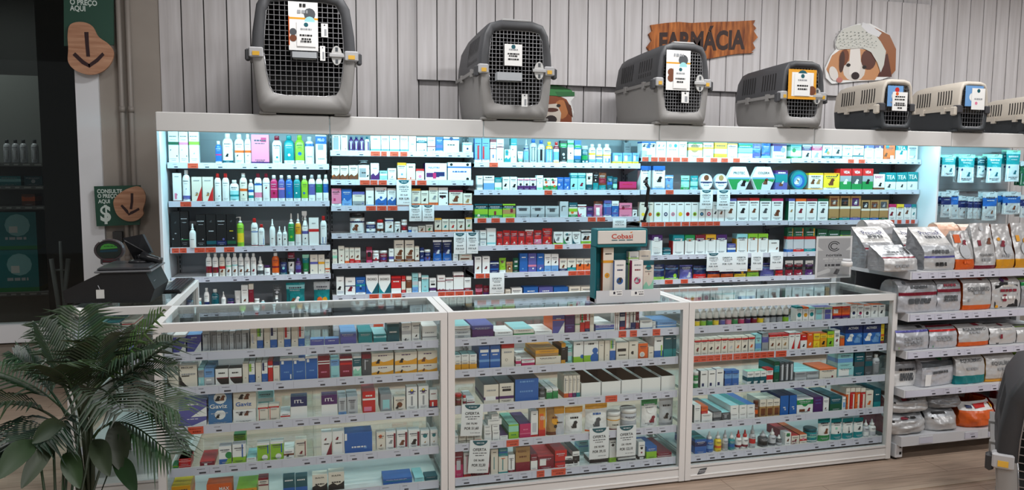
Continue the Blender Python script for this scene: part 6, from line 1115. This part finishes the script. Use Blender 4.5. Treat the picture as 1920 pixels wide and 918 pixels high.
cxw, czw = onY(141, 585, 3.69); m = MB(); m.obox(cxw-.034, cxw+.032, 3.684, 3.7235, .872, .9045, lin((228, 228, 226)), .012); tag(m.obj('corner_guard', PLAS), 'white plastic guard over the corner of the till counter', 'guard')
# ------------------------------------------------------------------ palm and broad leaf plant in the near corner
PLY = 2.72
def leafcol(rg, k=1.0): return (rg.uniform(.012, .026)*k, rg.uniform(.030, .052)*k, rg.uniform(.013, .022)*k)
def frond(parent, base, tip, sag, rg, n=20, ll=.19, col=None, name='frond', w0=.0062):
    b, t = Vector(base), Vector(tip); m = MB(); c0 = col or leafcol(rg); L = (t-b).length
    def at(s): p = b.lerp(t, s); p.z += sag*math.sin(PI*s**.8)*L; return p
    pts = [at(i/14) for i in range(15)]; m.tube(pts, .005, tuple(v*1.4 for v in c0), 5, .0015)
    side = (t-b).cross(Vector((0, 0, 1)));
    if side.length < 1e-4: side = Vector((1, 0, 0))
    side.normalize()
    for i in range(n):
        s = .28+.72*i/(n-1); p = at(s); d = (at(min(1, s+.03))-at(s-.03)).normalized(); ln = ll*(math.sin(PI*(.18+.74*(i/(n-1))))**.7)*rg.uniform(.85, 1.1)
        for sg in (-1, 1):
            up = side.cross(d).normalized()
            dr = (d*.62+side*sg*.85+up*.22).normalized(); q1 = p+dr*ln*.5; q2 = p+dr*ln+Vector((0, 0, -ln*rg.uniform(.18, .42)))
            wv = dr.cross(up).normalized()*w0; cc = tuple(v*rg.uniform(.8, 1.25) for v in c0)
            m.face([p-wv*.35, q1-wv, q1+up*.003, p], cc); m.face([p, q1+up*.003, q1+wv, p+wv*.35], cc); m.face([q1-wv, q2, q1+up*.003], cc); m.face([q1+up*.003, q2, q1+wv], cc)
    return wobj(m, name, LEAF, parent)
pc = onY(165, 850, PLY); palm = empty('potted_palm', (pc[0], PLY, 0)); tag(palm, 'dark green feathery palm in a dark pot at the left corner', 'palm')
m = MB(); m.lathe([(.13, 0), (.16, .02), (.20, .22), (.205, .25), (.19, .25), (.185, .225)], lin((38, 34, 34)), pc[0], PLY, 24); wobj(m, 'pot', MATTE, palm)
m = MB(); m.lathe([(.001, .226), (.184, .226)], lin((36, 26, 20)), pc[0], PLY, 20, caps=False); wobj(m, 'soil', MATTE, palm)
rg = random.Random(21)
FR = [((150, 690), (300, 590), -.06, 2.80), ((140, 690), (150, 585), .03, 2.86), ((135, 700), (72, 612), .03, 2.74), ((125, 720), (28, 668), .10, 2.70), ((120, 740), (-20, 760), .16, 2.62), ((165, 720), (318, 690), .14, 2.74), ((170, 720), (322, 640), .10, 2.90),
      ((170, 740), (332, 770), .26, 2.60), ((175, 760), (318, 850), .26, 2.60), ((150, 740), (230, 770), .30, 2.46), ((130, 750), (60, 830), .22, 2.50), ((150, 720), (230, 620), .05, 2.95), ((140, 730), (-25, 690), .10, 2.85), ((130, 760), (-15, 850), .22, 2.56), ((160, 700), (285, 660), .12, 2.66), ((150, 720), (100, 690), .16, 2.5), ((160, 740), (340, 820), .34, 2.74), ((150, 730), (190, 640), .06, 2.6)]
stems = []
for k, (b_, t_, sg, ty_) in enumerate(FR):
    bx2, bz2 = onY(b_[0], b_[1]+60, PLY); tx2, tz2 = onY(t_[0], t_[1], ty_); frond(palm, (bx2, PLY, bz2), (tx2, ty_, tz2), sg, rg, 18+k % 4, .20, None if k != 0 else (.04, .085, .015)); stems.append((bx2, bz2))
for k, (sx2, sz2) in enumerate(stems[::2]):
    m = MB(); m.tube([(pc[0]+rg.uniform(-.06, .06), PLY+rg.uniform(-.05, .05), .22), ((sx2+pc[0])/2, PLY+rg.uniform(-.02, .02), (.22+sz2)/2), (sx2, PLY, sz2)], .010, (.03, .045, .02), 7, .006); wobj(m, 'stem', LEAF, palm)
bp = onY(120, 900, 2.55); bl = empty('leafy_plant', (bp[0], 2.60, 0)); tag(bl, 'broad-leaved dark plant growing low in front of the palm', 'plant')
m = MB(); m.lathe([(.07, 0), (.10, .16), (.105, .18), (.095, .18), (.09, .165)], lin((120, 66, 48)), bp[0]+.02, 2.385, 20); wobj(m, 'pot', MATTE, bl)
def blade(px0, py0, px1, py1, Y0, Y1, wd, dr):
    a = Vector((onY(px0, py0, Y0)[0], Y0, onY(px0, py0, Y0)[1])); b = Vector((onY(px1, py1, Y1)[0], Y1, onY(px1, py1, Y1)[1])); m = MB(); c = leafcol(rg, 1.1); rows = []
    d = (b-a); sd = d.cross(Vector((.1, -1, .1))).normalized(); nn = sd.cross(d).normalized()
    for i in range(13):
        s = i/12; p = a+d*s+Vector((0, 0, dr*math.sin(PI*s)*d.length)); ww = wd*math.sin(PI*min(1, s*.96+.03))**.75
        rows.append([p-sd*ww, p-sd*ww*.5-nn*ww*.12, p+nn*ww*-.22, p+sd*ww*.5-nn*ww*.12, p+sd*ww])
    m.loft(rows, c, False, False, True); root = Vector((bp[0]+.02, 2.385, .17)); m.tube([root, root.lerp(a, .5)+Vector((0, 0, .04)), a], .004, c, 5)
    wobj(m, 'broad_leaf', LEAF, bl)
for a in ((172, 826, 206, 892, 2.50, 2.36, .032, .10), (216, 790, 226, 882, 2.56, 2.48, .036, .06), (214, 858, 256, 925, 2.52, 2.42, .028, .12), (70, 826, -4, 898, 2.50, 2.36, .034, .12), (100, 830, 40, 915, 2.5, 2.4, .026, .08), (150, 790, 164, 808, 2.5, 2.40, .02, .2), (120, 850, 150, 915, 2.5, 2.4, .03, .1), (130, 800, 60, 830, 2.52, 2.46, .03, .2)): blade(*a)
# ------------------------------------------------------------------ dim back room seen through the window
BY = 7.2
bs = empty('back_room_shelf', (onY(20, 400, BY)[0], BY+.2, 0)); tag(bs, 'dim grey shelf unit in the dark room behind the window', 'shelf')
x0b, x1b = onY(-60, 300, BY)[0], onY(84, 300, BY)[0]
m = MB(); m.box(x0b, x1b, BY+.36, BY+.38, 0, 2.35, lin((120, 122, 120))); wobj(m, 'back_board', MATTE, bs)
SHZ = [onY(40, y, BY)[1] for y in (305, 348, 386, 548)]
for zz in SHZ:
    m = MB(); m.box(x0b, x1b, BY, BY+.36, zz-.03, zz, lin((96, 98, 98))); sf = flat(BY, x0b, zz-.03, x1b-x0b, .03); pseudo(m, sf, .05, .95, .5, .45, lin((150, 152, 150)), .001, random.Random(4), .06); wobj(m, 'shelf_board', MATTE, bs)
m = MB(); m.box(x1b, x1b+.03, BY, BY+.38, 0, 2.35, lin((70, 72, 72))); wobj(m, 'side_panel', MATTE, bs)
for k, xx in enumerate((14, 30, 45, 66)):
    X = onY(xx, 290, BY+.06)[0]; zt = onY(xx, 262, BY+.06)[1]; o = assemble('shampoo_bottle', (X, BY+.06, SHZ[0]+.001), make_lathe('K', .055, .05, zt-SHZ[0], 'q', ['#k15208065', 'cap:G'], random.Random(k))); tag(o, ('nearest the room corner', 'second from the room corner', 'third from the room corner', 'furthest from the room corner')[3-k] and 'dim bottle with black label behind the window, '+('outermost of four', 'second of four', 'third of four', 'innermost of four')[k], 'bottle', 'dim bottles behind the window')
for k, (xa_, xb_, yt_, yb_, zi, tks, lb) in enumerate(((-6, 40, 330, 348, 1, 't c4070', 'dim teal box behind the window on the second board'), (44, 80, 330, 348, 1, 'T *q504520', 'dim dark box behind the window on the second board'), (40, 66, 364, 386, 2, 'n o4080', 'dim brown box behind the window on the third board'))):
    a = onY(xa_, yb_, BY+.05)[0]; b = onY(xb_, yb_, BY+.05)[0]; zt = onY(xa_, yt_, BY+.05)[1]; t5 = tks.split(); o = assemble('product_box', ((a+b)/2, BY+.15, SHZ[zi]+.0005), make_box((b-a)*.95, .18, zt-SHZ[zi], t5[0], t5[1:], random.Random(k))); tag(o, lb, 'box', 'dim goods behind the window')
for k, (yt_, zlo) in enumerate(((468, SHZ[3]), (397, None))):
    a = onY(-14, 400, BY+.04)[0]; b = onY(66, 400, BY+.04)[0]; zt = onY(30, yt_, BY+.04)[1]; zl = zlo+.001 if zlo is not None else onY(30, 468, BY+.04)[1]+.001
    o = assemble('large_box', ((a+b)/2, BY+.16, zl), make_box(b-a, .22, zt-zl-.002, 't', ['*c556530', '#w35455562', '_q3050', 'e0010'], random.Random(k))); tag(o, 'dim teal carton behind the window, '+('lower of two' if k == 0 else 'upper of two'), 'carton', 'dim goods behind the window')
fc = empty('folded_frame', (onY(112, 560, 6.25)[0], 6.25, 0)); tag(fc, 'folded grey metal frame standing in the dark room behind the window', 'frame')
for q in (((96, 485), (108, 560), (118, 640), (120, 700)), ((128, 485), (122, 545), (124, 600), (124, 700)), ((113, 452), (116, 520), (122, 590), (124, 700))):
    m = MB(); m.tube([(onY(x, y, 6.25)[0], 6.25, max(.012, onY(x, y, 6.25)[1])) for x, y in q], .016 if q[0][1] > 460 else .011, lin((128, 130, 130)), 8); wobj(m, 'tube', SATIN, fc)
m = MB(); m.tube([(onY(104, 506, 6.25)[0], 6.25, onY(104, 506, 6.25)[1]), (onY(126, 506, 6.25)[0], 6.25, onY(126, 506, 6.25)[1])], .008, lin((120, 120, 120)), 6); wobj(m, 'cross_bar', SATIN, fc)

area('back_room_fill', (-3.0, 6.9, 3.2), 0.6, 0.3, 17, (0.95, 1.0, 0.96))  # unseen fill light, added so the back room shows through the glass
